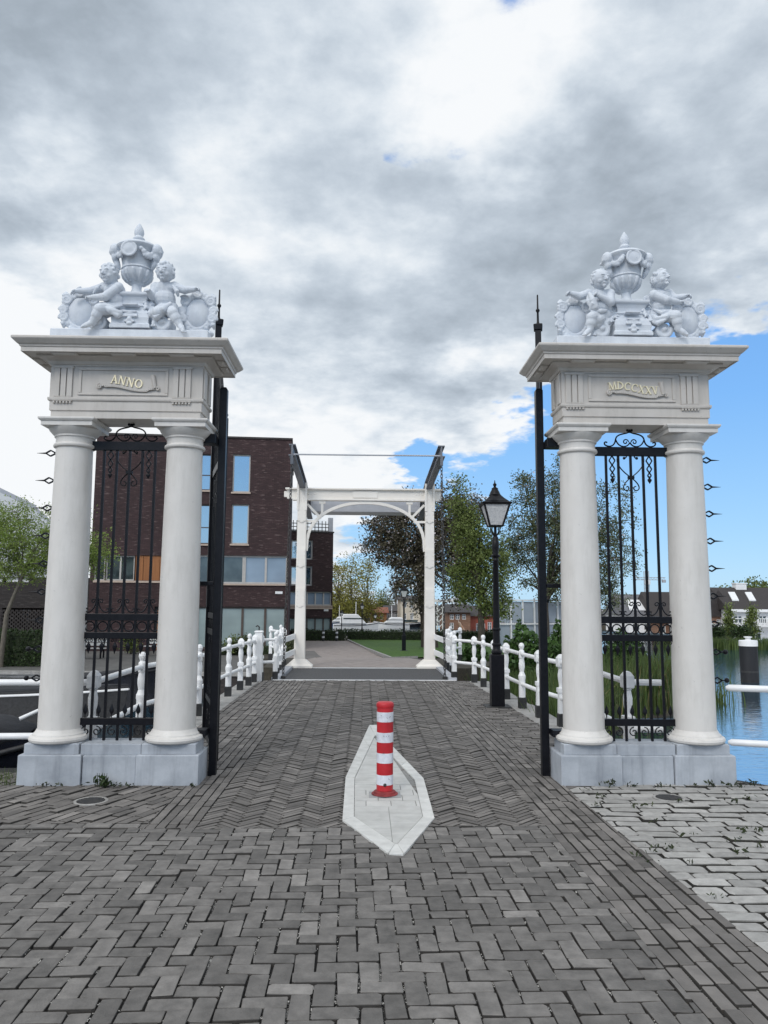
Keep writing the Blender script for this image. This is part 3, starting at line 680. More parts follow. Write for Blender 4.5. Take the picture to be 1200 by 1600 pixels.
    lettering(word, -wtot / 2 + (.01 if word == 'ANNO' else -.02), hgt, lambda x: crv(x) + .006, -hy - .0135, .012).build('gilded_lettering', gold, rb)
    # cornice with mutules
    k = MB().rect(hx, hy, [(.0, 3.8725), (.195, 3.874), (.195, 3.866), (.205, 3.866), (.205, 3.905), (.215, 3.912), (.218, 3.925), (.235, 3.935), (.255, 3.955), (.268, 3.968), (.272, 3.975), (.272, 3.99), (.262, 3.998), (.0, 4.004)])
    cor = k.build('cornice', grey_paint, t, bevel=0)
    for yy in (-1, 1):
        for X in (-.535, .0, .535):
            MB().rect(.115, .035, [(.0, 3.8735), (.0, 3.862), (-.02, 3.85), (-.03, 3.848)], (X, yy * (hy + .145))).build('mutule', grey_paint, cor)
    for xx in (-1, 1):
        for Y in (-.09, .11): MB().rect(.035, .07, [(0, 3.8735), (0, 3.862), (-.018, 3.85)], (xx * (hx + .15), Y)).build('mutule', grey_paint, cor)
    # hinge post on the road side with its straps
    X = inn * .836; ztop = 3.71 if word == 'ANNO' else 3.74
    hp = MB().box(X - .036, X + .036, .17, .245, 0, ztop - .02).rect(.036, .0375, [(0, ztop - .02), (-.012, ztop), (-.03, ztop + .008)], (X, .2075)).build('hinge_post', iron, t, bevel=.004)
    for z, hh in ((3.16, .045), (.41, .03), (1.78, .02)):
        x0, x1 = sorted((inn * .66, inn * .799)); MB().box(x0, x1, .02 if z != 1.78 else .175, .185 if z == 1.78 else .16, z - hh, z + hh).box(*sorted((inn * .74, inn * .799)), .1605, .2, z - hh * .8, z + hh * .8).build('hinge_bracket', iron, hp, bevel=.003)
    # spikes fanning from the outer column
    for i in range(9):
        z = 3.02 - i * .266; x0 = outer * (.742 + .010 * i / 8); sgn = outer; m = MB()
        yv = .13
        loop = [(x0, yv, z), (x0 + sgn * .055, yv, z + .028), (x0 + sgn * .10, yv, z), (x0 + sgn * .055, yv, z - .028), (x0, yv, z)]
        for p, q in zip(loop, loop[1:]): m.bar(p, q, .013, .014, (0, 1, 0))
        m.bar((x0 - sgn * .1, yv, z), (x0 + sgn * .02, yv, z), .016, .016)
        if i < 7: m.tube([(x0 + sgn * .095, yv, z), (x0 + sgn * .185, yv, z)], [.009, .0015], 8)
        else: m.tube([(x0 + sgn * .095, yv, z), (x0 + sgn * .13, yv, z)], .007, 8); m.ell((x0 + sgn * .148, yv, z), .024, 12, 8)
        m.build('side_spike', iron, t)
    return t
PLX, PRX = -2.24, 2.56
gate_pier(PLX, 'ANNO', 'white twin-column gate pier with gilded ANNO ribbon, standing on the canal side', -1)
gate_pier(PRX, 'MDCCXXV', 'white twin-column gate pier with gilded MDCCXXV ribbon in its frieze', 1)

# ---------------------------------------------------------------- wrought-iron grille between the columns
def scr_c(m, c, r, a0, turns, w=.010, tail=None):
    p = spiral(c, r, r * .25, a0, turns, 20)
    if tail: p = [tail] + p
    m.tube(p, w / 2 * 1.15, 6)
def heart(m, x, z, s, w=.012):
    for g in (-1, 1):
        P = bez((x, 0, z), (x + g * .10 * s, 0, z + .07 * s), (x + g * .16 * s, 0, z + .15 * s), (x + g * .11 * s, 0, z + .22 * s), 10)
        P += bez((x + g * .11 * s, 0, z + .22 * s), (x + g * .07 * s, 0, z + .27 * s), (x + g * .0 * s, 0, z + .22 * s), (x + g * .055 * s, 0, z + .18 * s), 8)[1:]
        m.tube(P, w / 2, 6); m.ell((x + g * .06 * s, 0, z + .185 * s), .014 * s, 8, 6)
        Q = bez((x, 0, z), (x + g * .07 * s, 0, z - .05 * s), (x + g * .10 * s, 0, z - .11 * s), (x + g * .05 * s, 0, z - .125 * s), 8) + bez((x + g * .05 * s, 0, z - .125 * s), (x + g * .015 * s, 0, z - .13 * s), (x + g * .015 * s, 0, z - .08 * s), (x + g * .045 * s, 0, z - .085 * s), 6)[1:]
        m.tube(Q, w / 2, 6)
    m.box(x - .03 * s, x + .03 * s, -.012, .012, z - .012 * s, z + .012 * s)
def spear(m, x, z, d, L=.13):
    """flat leaf-shaped point, d=+1 up"""
    m.rings([[(x + r * math.cos(q) * 1, .35 * r * math.sin(q), z + d * L * u) for q in [2 * PI * k / 8 for k in range(8)]] for u, r in ((0, .004), (.25, .006), (.45, .022), (.6, .02), (1, .0008))])
def grille(cx, label):
    t = thing('iron_grille', (cx, GY + .01, 0), label, 'grille', 'grilles between gate columns')
    for z0, z1 in ((3.03, 3.115), (1.428, 1.492), (1.262, 1.322), (.487, .55)):
        MB().box(-.37, .37, -.022, .022, z0, z1).build('rail', iron, t, bevel=.003)
    for x in (-.24, -.12, 0, .12, .24):
        MB().box(x - .011, x + .011, -.011, .011, .35, 3.035).build('bar', iron, t, bevel=.002)
    m = MB()                                             # crest over the top rail
    for g in (-1, 1):
        P = bez((0, 0, 3.272), (g * .03, 0, 3.24), (g * .13, 0, 3.26), (g * .14, 0, 3.19), 10) + bez((g * .14, 0, 3.19), (g * .145, 0, 3.15), (g * .17, 0, 3.118), (g * .215, 0, 3.125), 8)[1:]
        P += bez((g * .215, 0, 3.125), (g * .27, 0, 3.135), (g * .25, 0, 3.185), (g * .222, 0, 3.16), 8)[1:]
        m.tube(P, .0075, 6)
        m.tube(bez((0, 0, 3.165), (g * .02, 0, 3.11), (g * .11, 0, 3.10), (g * .138, 0, 3.19), 10), .007, 6)
        m.tube(spiral((g * .042, 3.168), .030, .007, PI / 2 + g * PI / 2, -g * 1.1, 14), .006, 6)
        m.ell((g * .022, 0, 3.283), .013, 8, 6)
    m.ell((0, 0, 3.275), .018, 8, 6)
    m.build('crest', iron, t, smooth=50)
    m = MB(); heart(m, 0, 2.82, 1.02); m.build('heart_scroll', iron, t, smooth=50)
    for g in (-1, 1):
        m = MB(); z = 3.03
        for s in (.036, .030, .022):
            c = z - s * 1.25; P = [(g * .18, 0, c + s * 1.25), (g * .18 + s * .8, 0, c), (g * .18, 0, c - s * 1.25), (g * .18 - s * .8, 0, c), (g * .18, 0, c + s * 1.25)]
            for p, q in zip(P, P[1:]): m.bar(p, q, .011, .010, (0, 1, 0))
            z -= s * 2.45
        spear(m, g * .18, z + .02, -1, .075); m.build('diamond_drop', iron, t)
    for k in range(6):
        x = -.30 + k * .12
        P = [(x + .043 * math.cos(2 * PI * i / 20), 0, 1.375 + .043 * math.sin(2 * PI * i / 20)) for i in range(21)]
        MB().tube(P, .0065, 6, False).build('ring', iron, t, smooth=50)
        m = MB(); spear(m, x, 1.262, -1, .14)
        for g in (-1, 1): m.tube(spiral((x + g * .026, 1.245), .016, .005, PI / 2, g * 1.0, 10), .004, 5)
        m.build('hanging_spear', iron, t); m = MB(); spear(m, x, .55, 1, .125); m.build('rising_spear', iron, t)
    for x in (-.24, 0, .24):
        for g in (-1, 1):
            m = MB(); P = bez((x + g * .012, 0, 1.60), (x + g * .02, 0, 1.55), (x + g * .05, 0, 1.50), (x + g * .085, 0, 1.505), 8) + bez((x + g * .085, 0, 1.505), (x + g * .12, 0, 1.51), (x + g * .11, 0, 1.55), (x + g * .085, 0, 1.535), 6)[1:]
            m.tube(P, .006, 6); m.tube(spiral((x + g * .035, 1.605), .024, .006, PI / 2 + g * PI / 2, -g * 1.1, 12), .0055, 6)
            m.build('scroll', iron, t, smooth=50); MB().tube(spiral((x + g * .05, .43), .045, .01, PI / 2, -g * 1.2, 14), .006, 6).build('lower_scroll', iron, t, smooth=50)
    return t
grille(PLX, 'black wrought-iron grille between the two columns under the ANNO frieze')
grille(PRX, 'black wrought-iron grille between the two columns under the MDCCXXV frieze')

# ---------------------------------------------------------------- open gate leaves
def leaf(hx, tx, label):
    Y0, Y1 = 7.50, 8.86
    t = thing('gate_leaf', (hx, Y0, 0), label, 'gate', 'open gate leaves', rz=math.atan2(Y1 - Y0, tx - hx))
    Ln = math.hypot(Y1 - Y0, tx - hx)
    topz = lambda u: 3.45 + 1.1 * sm(u / Ln)
    MB().box(0, .05, -.022, .022, .12, 3.42).build('heel_stile', iron, t, bevel=.004)
    st = MB().box(Ln - .06, Ln, -.036, .036, .1, 4.86).rect(.045, .05, [(0, 4.86), (.004, 4.92), (0, 4.93), (-.02, 4.94)], (Ln - .03, 0)).build('meeting_stile', iron, t, bevel=.003)
    MB().lathe([(0, 4.93), (.022, 4.93), (.014, 4.97), (.012, 5.08), (.024, 5.10), (.024, 5.115), (.011, 5.13), (.009, 5.30), (0, 5.31)], 12, (Ln - .03, 0, 0)).build('finial', iron, st, smooth=40)
    for z0, z1 in ((.14, .20), (.55, .60), (1.26, 1.32), (1.43, 1.49), (3.02, 3.10)): MB().box(.0502, Ln - .0602, -.018, .018, z0, z1).build('rail', iron, t, bevel=.003)
    n = 8
    for k in range(1, n):
        u = Ln * k / n; MB().box(u - .008, u + .008, -.008, .008, .14, topz(u) - .0).build('bar', iron, t)
    MB().tube([(Ln * k / 12, 0, topz(Ln * k / 12)) for k in range(13)], .02, 8).build('top_rail', iron, t, smooth=40)
    for k in range(4):
        u = Ln * (k * 2 + 1) / n; w = .10
        P = bez((u, 0, 3.12), (u + w, 0, 3.2), (u - w, 0, 3.4), (u, 0, min(topz(u), 3.6)), 10); MB().tube(P, .009, 6).build('s_scroll', iron, t, smooth=50)
        m = MB(); heart(m, u, 2.78, .8); m.build('heart_scroll', iron, t, smooth=50); MB().tube(spiral((u, 1.375), .05, .045, 0, 1, 16), .007, 6).build('ring', iron, t, smooth=50)
        MB().tube(spiral((u - .05, .38), .07, .015, 0, 1.3, 16), .008, 6).build('lower_scroll', iron, t, smooth=50)
        m = MB(); spear(m, u, .60, 1); m.build('rising_spear', iron, t); m = MB(); spear(m, u, 1.26, -1); m.build('hanging_spear', iron, t)
        MB().tube(spiral((u + .03, topz(u) + .07), .06, .014, -PI / 2, 1.3, 16), .009, 6).build('crest_scroll', iron, t, smooth=50)
    MB().box(Ln - .14, Ln - .0605, -.04, .04, 1.55, 1.75).box(Ln - .12, Ln - .08, -.07, -.0402, 1.62, 1.66).build('lock_case', iron, t, bevel=.005)
    return t
leaf(-1.385, -1.765, 'black iron gate leaf swung open beside the ANNO pier')
leaf(1.722, 2.06, 'black iron gate leaf swung open edge-on beside the MDCCXXV pier')

# ---------------------------------------------------------------- carved groups on the cornices
def putto(parent, J, face, up=0.0, drape=None, side=1, name='cherub'):
    """one continuous carved child; J joints in local metres, face = direction the face looks"""
    m = MB(); V = {k: Vector(v) for k, v in J.items()}
    hd = V['head']; f = Vector(face).normalized(); u = Vector((0, 0, 1)); rt = f.cross(u).normalized(); u = rt.cross(f)
    R = Matrix((rt, f, u)).transposed()
    hp = lambda a, b2, c: hd + rt * a + f * b2 + u * c
    m.ell(hd, (.082, .09, .094), 16, 12, R); m.ell(hp(0, .012, -.045), (.062, .066, .052), 14, 10, R)
    for s in (-1, 1):
        m.ell(hp(s * .036, .05, -.034), (.028, .026, .028), 12, 8, R)           # cheeks
        m.ell(hp(s * .029, .079, .022), (.024, .012, .008), 10, 6, R)             # brows
        m.ell(hp(s * .029, .079, .003), (.013, .009, .009), 10, 6, R)           # eyes
        m.ell(hp(s * .082, -.004, -.008), (.010, .018, .024), 10, 6, R)          # ears
        m.ell(hp(s * .010, .086, -.05), (.012, .010, .006), 8, 6, R)
    m.cap(hp(0, .083, .012), hp(0, .104, -.021), .008, .013, 8); m.ell(hp(0, .092, -.024), (.018, .010, .008), 8, 6, R)
    m.ell(hp(0, .084, -.060), (.014, .010, .006), 8, 6, R); m.ell(hp(0, .07, -.08), (.02, .018, .016), 10, 6, R)
    r2 = random.Random(int(abs(hd.x) * 1000) + 5)
    for i in range(75):                                                       # curls
        th = r2.uniform(-PI, PI); ph = r2.uniform(-.5, 1.5)
        d = Vector((math.sin(th) * math.cos(ph), math.cos(th) * math.cos(ph), math.sin(ph)))
        if d.y > .35 and d.z < .62: continue
        if d.z < -.15 and d.y > 0: continue
        m.ell(hp(d.x * .081, d.y * .087, d.z * .088), r2.uniform(.016, .024), 10, 7)
    m.cap(hd + Vector((0, 0, -.05)), V['neck'], .04, .046)
    ch = V['chest']; pe = V['hip']; be = (ch * .45 + pe * .55)
    m.cap(V['neck'], ch, .045, .07); m.ell(ch, (.106, .082, .085)); m.ell(be + f * .02, (.104, .095, .095)); m.ell(pe, (.112, .095, .082)); m.cap(ch, pe, .086, .095)
    for s in ('L', 'R'):
        sh, el, ha = V['sh' + s], V['el' + s], V['ha' + s]
        m.cap(ch, sh, .055, .05); m.cap(sh, el, .05, .04); m.ell(el, .041); m.cap(el, el + (ha - el) * .9, .043, .028)
        d = (ha - el).normalized(); dn = V.get('grip' + s, Vector((0, -.3, -1))).normalized()
        pc = ha + d * .012; m.ell(pc, (.028, .026, .022), 10, 8)
        sd = d.cross(dn).normalized()
        for i, l in enumerate((.034, .04, .037, .028)):                       # four curled fingers and a thumb
            b0 = pc + d * .018 + sd * (i - 1.5) * .0135; b1 = b0 + d * l * .55 + dn * .006; b2 = b1 + dn * l * .6 + d * .004
            m.cap(b0, b1, .0085, .008, 6); m.cap(b1, b2, .008, .0065, 6)
        m.cap(pc - sd * .02, pc - sd * .034 + d * .02 + dn * .012, .009, .007, 6)
    for s in ('L', 'R'):
        if 'kn' + s not in V: continue
        kn, an, to = V['kn' + s], V['an' + s], V['to' + s]
        hipj = pe + (kn - pe).normalized() * .03
        m.cap(hipj, kn, .08, .056); m.ell(kn, .055); m.cap(kn, kn + (an - kn) * .45, .051, .051); m.cap(kn + (an - kn) * .4, an, .052, .032)
        m.cap(an + (an - to).normalized() * .012, an + (to - an) * .7, .03, .026); m.cap(an + (to - an) * .6, to, .026, .02)
        tdir = (to - an).normalized(); sd = tdir.cross(u).normalized()
        for i in range(5): m.ell(to + tdir * .016 + sd * (i - 2) * .010, .0085 if i else .011, 8, 6)
    body = remeshed(m, name, cast_white, parent, .0045, 1)
    if drape:
        hipd = [q for q in drape if Vector(q[0][0]).z < V['chest'].z - .06]
        for nm, part in (('drapery', hipd), ('sash', [q for q in drape if q not in hipd])):
          if not part: continue
          d = MB()
          for P, r in part: d.tube([Vector((p[0], p[1] - .01, p[2])) for p in P], r if hasattr(r, '__len__') else [r * q for q in ([.5] + [1] * (len(P) - 2) + [.5])], 8)
          remeshed(d, nm, cast_white, body, .006, 2)
    return body
def cartouche(parent, c, rx, rz, y, side):
    m = MB(); n = 40
    pl = MB().rings([[(c[0] + q * (rx) * math.cos(2 * PI * i / n), yy, c[1] + q * rz * math.sin(2 * PI * i / n)) for i in range(n)] for q, yy in ((1.06, y + .05), (1.06, y - .02), (.98, y - .026), (.9, y - .036), (.6, y - .052), (.02, y - .06))])
    m.tube([(c[0] + 1.1 * rx * math.cos(2 * PI * i / n), y - .02, c[1] + 1.1 * rz * math.sin(2 * PI * i / n)) for i in range(n + 1)], .018, 8)
    r2 = random.Random(3 + int(c[0] * 100))
    for i in range(26):                                             # scrolled and leafy border
        a = 2 * PI * i / 26 + r2.uniform(-.05, .05); k = r2.uniform(1.22, 1.38)
        p = Vector((c[0] + k * rx * math.cos(a), y + .0, c[1] + (k * rz) * math.sin(a)))
        if p.z < .2: p.z = .2
        m.ell(p, (r2.uniform(.028, .04), .04, r2.uniform(.026, .04)), 10, 7)
    for a, r in ((.62, .055), (2.5, .055), (-.35, .045), (-2.8, .045), (1.57, .05), (.05, .04), (3.1, .04)):
        p = (c[0] + 1.38 * rx * math.cos(a), c[1] + 1.3 * rz * math.sin(a))
        m.tube(spiral(p, r, .012, a, 1.6 * (1 if math.cos(a) > 0 else -1), 24, y - .035), .016, 8); m.ell((p[0], y - .03, p[1]), .018, 10, 6)
    for i in range(9):                                             # folds of cloth and leaves hanging on the outer side
        z = c[1] + rz * (1.1 - .24 * i); m.tube([(c[0] + side * rx * 1.15, y - .02, z + .03), (c[0] + side * rx * 1.36, y - .03, z), (c[0] + side * rx * 1.42, y + .02, z - .03)], [.02, .026, .012], 8)
    for i in range(5): m.ell((c[0] + (i - 2) * rx * .45, y, .185), (.06, .06, .03))
    fr = remeshed(m, 'cartouche_frame', cast_white, parent, .006, 2)
    pl.build('cartouche_panel', cast_white, fr, smooth=45)
def volute(parent, x, z, r, side):
    m = MB(); y = -.15
    for dy in (0, .05, .10, .15):
        m.tube(spiral((x, z), r, .02, PI * (.5 - side * .5) + .3, -side * 1.75, 34, y + dy), [.024 - .010 * k / 34 for k in range(35)], 8)
    m.ell((x, y - .01, z), (.034, .03, .03))
    r2 = random.Random(int(x * 1000) + 40)
    spine = bez((x - side * .02, y + .02, z + .06), (x - side * .10, y + .03, z + .08), (x - side * .17, y + .08, z + .16), (x - side * .145, y + .10, z + .31), 8)
    m.tube(spine, [.034, .036, .036, .034, .032, .03, .028, .026, .02], 8)
    for i, p in enumerate(spine[1:-1]):                            # acanthus lobes rising beside the pedestal
        for e in (-1, 1):
            q = p + Vector((side * e * r2.uniform(.025, .045), r2.uniform(-.05, -.02), r2.uniform(.0, .03))); m.tube([p, q, q + Vector((side * e * .02, -.012, r2.uniform(-.035, -.01)))], [.022, .017, .007], 7)
    m.tube(spiral((x - side * .125, z + .335), .035, .008, 0, side * 1.5, 20, y + .08), .012, 8)
    remeshed(m, 'volute', cast_white, parent, .006, 2)
def sculpture(cx, label, cherubs, carts, ux=0.0):
    t = thing('stone_sculpture', (cx, 7.22, 4.0), label, 'sculpture', 'carved groups on the gate piers')
    MB().rect(.74, .17, [(0, .004), (0, .15), (-.006, .158), (-.06, .17)]).box(-.78, -.74, -.15, .12, .004, .06).build('base_slab', cast_white, t, bevel=.006)
    MB().rect(.14, .13, [(o, .171 + (z - .171) * .79) for o, z in ((.05, .171), (.05, .21), (.035, .235), (.035, .26), (.04, .30), (.03, .36), (.005, .41), (-.012, .43), (-.012, .455), (0, .462), (0, .475), (-.01, .48), (-.01, .50), (-.005, .53), (.012, .575), (.03, .588), (.035, .60), (.035, .625), (.02, .63))]).build('pedestal', cast_white, t, bevel=.004)
    d = MB()
    for z, w in ((.225, .05), (.275, .075), (.32, .06), (.39, .07)):
        d.box(-w, w, -.19, -.12, z, z + .018)
    d.ell((0, -.17, .25), (.03, .03, .032)); d.ell((0, -.175, .21), (.034, .025, .02)); d.tube([(-.07, -.165, .30), (0, -.18, .312), (.07, -.165, .30)], .012, 8)
    remeshed(d, 'pedestal_mask', cast_white, t, .005, 2)
    urn = MB().lathe([(0, .50), (.112, .535), (.108, .555), (.085, .57), (.06, .60), (.045, .645), (.048, .685), (.066, .70), (.068, .708), (.10, .725), (.128, .76), (.14, .80), (.142, .825), (.152, .832), (.150, .842), (.140, .85), (.146, .90), (.158, .96), (.176, 1.0), (.19, 1.018), (.206, 1.032), (.212, 1.046), (.206, 1.06), (.185, 1.075), (.13, 1.10), (.07, 1.118), (.046, 1.128), (.044, 1.138), (.055, 1.148), (.057, 1.162), (.044, 1.175), (.038, 1.188), (.044, 1.205), (.048, 1.225), (.045, 1.25), (.032, 1.28), (.015, 1.31), (.005, 1.326), (0, 1.328)], 40, (ux, 0, -.03)).build('urn', cast_white, t, smooth=40)
    m = MB(); yz = -.185; r2 = random.Random(9)
    mxp = ux + (-.03 if cx < 0 else .02)
    m.lathe([(0, 0), (.06, 0), (.06, .012), (0, .02)], 24); m.xf(Matrix.Translation((mxp, yz - .005, .945)) @ Matrix.Rotation(PI / 2, 4, 'X'))
    m.tube([(mxp + .068 * math.cos(2 * PI * i / 28), yz - .012, .945 + .068 * math.sin(2 * PI * i / 28)) for i in range(29)], .012, 8)
    for g in (-1, 1):
        for i in range(16):                                         # fruit swags
            a = i / 15; q = PI / 2 - g * (.42 + .75 * a) ; rr = .185
            m.ell((ux + rr * math.cos(q) * 1.02, -rr * math.sin(q), .965 - .06 * math.sin(a * PI) + r2.uniform(-.02, .02)), r2.uniform(.018, .028), 9, 6)
        # bearded mask handles on both sides
        x = ux + g * .20
        m.ell((x, -.06, .975), (.055, .075, .075), 12, 8); m.ell((x - g * .004, -.07, .91), (.036, .05, .05), 12, 8); m.ell((x + g * .02, -.07, 1.0), (.032, .045, .03)); m.tube([(x - g * .005, -.06, .89), (x - g * .03, -.06, .83), (x - g * .045, -.05, .79)], [.034, .026, .012], 8)
        m.ell((x + g * .035, -.08, .955), (.022, .03, .02), 8, 6)
        for i in range(8): m.ell((x + g * r2.uniform(0, .045), -.03 + r2.uniform(-.05, .04), 1.0 + r2.uniform(-.05, .035)), .017, 8, 6)
    for i in range(12):                                             # gadroons under the belly
        q = 2 * PI * i / 12; P = [(ux + r * math.cos(q), r * math.sin(q), z - .03) for r, z in ((.075, .708), (.102, .728), (.128, .764), (.138, .80), (.138, .82))]
        m.tube(P, [.012, .016, .020, .022, .014], 8)
    remeshed(m, 'urn_ornament', cast_white, urn, .006, 2)
    for side in (-1, 1): volute(t, side * .30, .235, .075, side)
    for c in carts: cartouche(t, *c)
    for c in cherubs: putto(t, **c)
    return t
def carve(cx, px, py, y):              # carving landmarks measured in the photograph, as local metres of the group
    P = at(px, py, 7.22 + y); return (P.x - cx, y, P.z - 4.0)
def lp(px, py, y=0.0): return carve(PLX, px, py, y - .075)
def rp_(px, py, y=0.0): return carve(PRX, px, py, y - .075)
L1 = dict(J=dict(head=lp(171, 428, -.06), neck=lp(177, 441, -.02), chest=lp(179, 455, -.0), hip=lp(183, 483, .0), shL=lp(162, 449, .04), elL=lp(142, 455, .02), haL=lp(121, 455, -.03), shR=lp(185, 449, -.08), elR=lp(163, 464, -.14), haR=lp(143, 465, -.10),
              knL=lp(160, 481, -.08), anL=lp(146, 500, -.02), toL=lp(138, 507, -.06), knR=lp(156, 483, -.15), anR=lp(144, 504, -.14), toR=lp(130, 510, -.17)), face=(-.42, -1, -.12),
          drape=[([lp(160, 478, -.14), lp(172, 486, -.13), lp(188, 491, -.10), lp(195, 486, -.02)], .035), ([lp(162, 474, -.13), lp(178, 482, -.12), lp(194, 478, -.04)], .022), ([lp(172, 487, -.14), lp(184, 494, -.12), lp(196, 494, -.05)], .026), ([lp(158, 446, -.03), lp(152, 451, -.06), lp(146, 460, -.05)], .02)])
L2 = dict(J=dict(head=lp(258, 425, -.06), neck=lp(258, 440, -.02), chest=lp(257, 453, 0), hip=lp(261, 482, .02), shL=lp(243, 449, -.01), elL=lp(238, 463, -.05), haL=lp(233, 456, -.12), shR=lp(273, 448, 0), elR=lp(289, 453, -.02), haR=lp(304, 452, -.04),
              knR=lp(270, 489, -.12), anR=lp(281, 508, -.12), toR=lp(286, 517, -.17), knL=lp(246, 488, -.13), anL=lp(243, 500, -.06), toL=lp(240, 507, -.09)), face=(-.18, -1, -.12),
          drape=[([lp(268, 474, -.09), lp(255, 484, -.14), lp(240, 490, -.12), lp(233, 495, -.06)], .035), ([lp(252, 478, -.10), lp(243, 484, -.14), lp(236, 488, -.1)], .024), ([lp(270, 446, -.06), lp(277, 456, -.07), lp(279, 464, -.04)], .024), ([lp(250, 492, -.15), lp(244, 496, -.15), lp(238, 493, -.12)], .02)])
R1 = dict(J=dict(head=rp_(938, 437, -.06), neck=rp_(936, 452, -.01), chest=rp_(935, 464, 0), hip=rp_(940, 494, .0), shL=rp_(920, 459, -.0), elL=rp_(906, 463, -.03), haL=rp_(893, 459, -.05), shR=rp_(953, 459, -.03), elR=rp_(954, 472, -.12), haR=rp_(936, 462, -.13),
              knL=rp_(925, 496, -.12), anL=rp_(922, 515, -.11), toL=rp_(914, 522, -.16), knR=rp_(934, 500, -.10), anR=rp_(932, 515, -.05), toR=rp_(928, 522, -.08)), face=(.38, -1, -.08),
          drape=[([rp_(920, 458, -.07), rp_(926, 470, -.12), rp_(930, 482, -.12), rp_(934, 490, -.1)], .035), ([rp_(932, 465, -.11), rp_(926, 476, -.13), rp_(921, 486, -.09)], .028), ([rp_(948, 486, -.08), rp_(938, 487, -.12), rp_(922, 487, -.1)], .028), ([rp_(918, 462, -.05), rp_(918, 472, -.09), rp_(922, 480, -.1)], .022)])
R2 = dict(J=dict(head=rp_(1032, 437, -.05), neck=rp_(1031, 452, -.01), chest=rp_(1031, 466, .0), hip=rp_(1029, 494, .0), shL=rp_(1022, 461, -.08), elL=rp_(1043, 469, -.14), haL=rp_(1060, 472, -.11), shR=rp_(1045, 459, .04), elR=rp_(1053, 466, .0), haR=rp_(1070, 463, -.04),
              knL=rp_(1056, 494, -.15), anL=rp_(1060, 514, -.14), toL=rp_(1072, 522, -.16), knR=rp_(1050, 494, -.06), anR=rp_(1058, 513, -.04), toR=rp_(1068, 521, -.05)), face=(.5, -1, .16),
          drape=[([rp_(1052, 488, -.13), rp_(1040, 496, -.13), rp_(1026, 500, -.1), rp_(1018, 492, -.02)], .034), ([rp_(1048, 485, -.12), rp_(1034, 490, -.12), rp_(1020, 484, -.05)], .024), ([rp_(1040, 500, -.14), rp_(1028, 506, -.12), rp_(1016, 503, -.05)], .026)])
sculpture(PLX, 'white carving of two cherubs, urn and cartouches above the ANNO frieze', [L1, L2],
          [(carve(PLX, 126, 487, 0)[::2], .118, .145, .02, -1), (carve(PLX, 309, 489, 0)[::2], .112, .145, .02, 1)])
sculpture(PRX, 'white carving of two cherubs, urn and cartouches above the MDCCXXV frieze', [R1, R2],
          [(carve(PRX, 898, 499, 0)[::2], .112, .145, .02, -1), (carve(PRX, 1075, 501, 0)[::2], .105, .145, .02, 1)])

# ---------------------------------------------------------------- traffic island and bollard
def inset(poly, d):
    n = len(poly); out = []
    for i in range(n):
        p0, p1, p2 = Vector(poly[i - 1]), Vector(poly[i]), Vector(poly[(i + 1) % n])
        a = (p1 - p0).normalized(); b2 = (p2 - p1).normalized(); na, nb = Vector((-a.y, a.x)), Vector((-b2.y, b2.x))
        k = na + nb; k = k / max(k.length_squared / 2, .35); out.append(tuple(p1 + k * d))
    return out
ti = thing('traffic_island', (0, 0, 0), 'pale concrete traffic island with pointed ends set flush into the dark bricks', 'traffic island')
m = MB(); inner = ISL_IN; i2 = [tuple(Vector(p).lerp(Vector((.2, 6.8)), .012)) for p in ISL_IN]
for i in range(len(ISL)):
    j = (i + 1) % len(ISL); a, b2, c, d = Vector(ISL[i]), Vector(ISL[j]), Vector(inner[j]), Vector(inner[i])
    if (b2 - a).length < .12: nseg = 1
    else: nseg = max(1, round((b2 - a).length / 1.0))
    for k in range(nseg):
        g = .003 / max((b2 - a).length, .05); u0, u1 = k / nseg + g, (k + 1) / nseg - g
        q = [a.lerp(b2, u0), a.lerp(b2, u1), d.lerp(c, u1), d.lerp(c, u0)]
        ctr = sum(q, Vector((0, 0))) / 4
        m.rings([[(p.x, p.y, -.05) for p in q], [(p.x, p.y, .009) for p in q], [(p.x + (ctr.x - p.x) * .02, p.y + (ctr.y - p.y) * .02, .012) for p in q]])
m.build('border_stones', concrete, ti)
tile = pm('ribbed_tiles', (.46, .46, .44), (.58, .58, .56), 6, .8, bump=.3, bscale=120, bdist=.004, island=.05)
m = MB(); zn = i2
ysp = sorted([gr(600, 1262).y, gr(600, 1228).y])
x0, x1 = min(p[0] for p in zn) - .1, max(p[0] for p in zn) + .1
def cell(xa, xb, ya, yb, z, zone=None):
    q = clip([(xa, ya), (xb, ya), (xb, yb), (xa, yb)], zone or zn)
    if q and area(q) > 1e-4: m.rings([[(p[0], p[1], -.04) for p in q], [(p[0], p[1], z) for p in q]], True, False); o = len(m.v) - len(q); m.f.append([o + i for i in range(len(q))])
y = min(p[1] for p in zn)
while y < max(p[1] for p in zn):                                      # ribs
    if not (ysp[0] - .005 < y < ysp[1] - .005):
        for xa, xb in ((x0, .203), (.207, x1)): cell(xa, xb, y + .0035, y + .0265, .008)
    y += .03
rows = 4; rh = (ysp[1] - ysp[0]) / rows
for r in range(rows):
    x = x0 - (.1 if r % 2 else 0)
    while x < x1: cell(x + .003, x + .197, ysp[0] + r * rh + .003, ysp[0] + (r + 1) * rh - .003, .009 + rnd.uniform(-.001, .001)); x += .2
m.build('ribbed_infill', tile, ti)
MB().prism(zn, -.05, .002).build('infill_bed', pm('grout', (.2, .2, .19), (.28, .28, .27), 20, .9), ti)
BX, BY, BZ = gr(601, 1244).x, gr(601, 1244).y, .010
bo = thing('traffic_bollard', (BX, BY, BZ), 'red and white banded plastic bollard standing on the pale traffic island', 'bollard'); bo.scale = (.97, .97, .965)
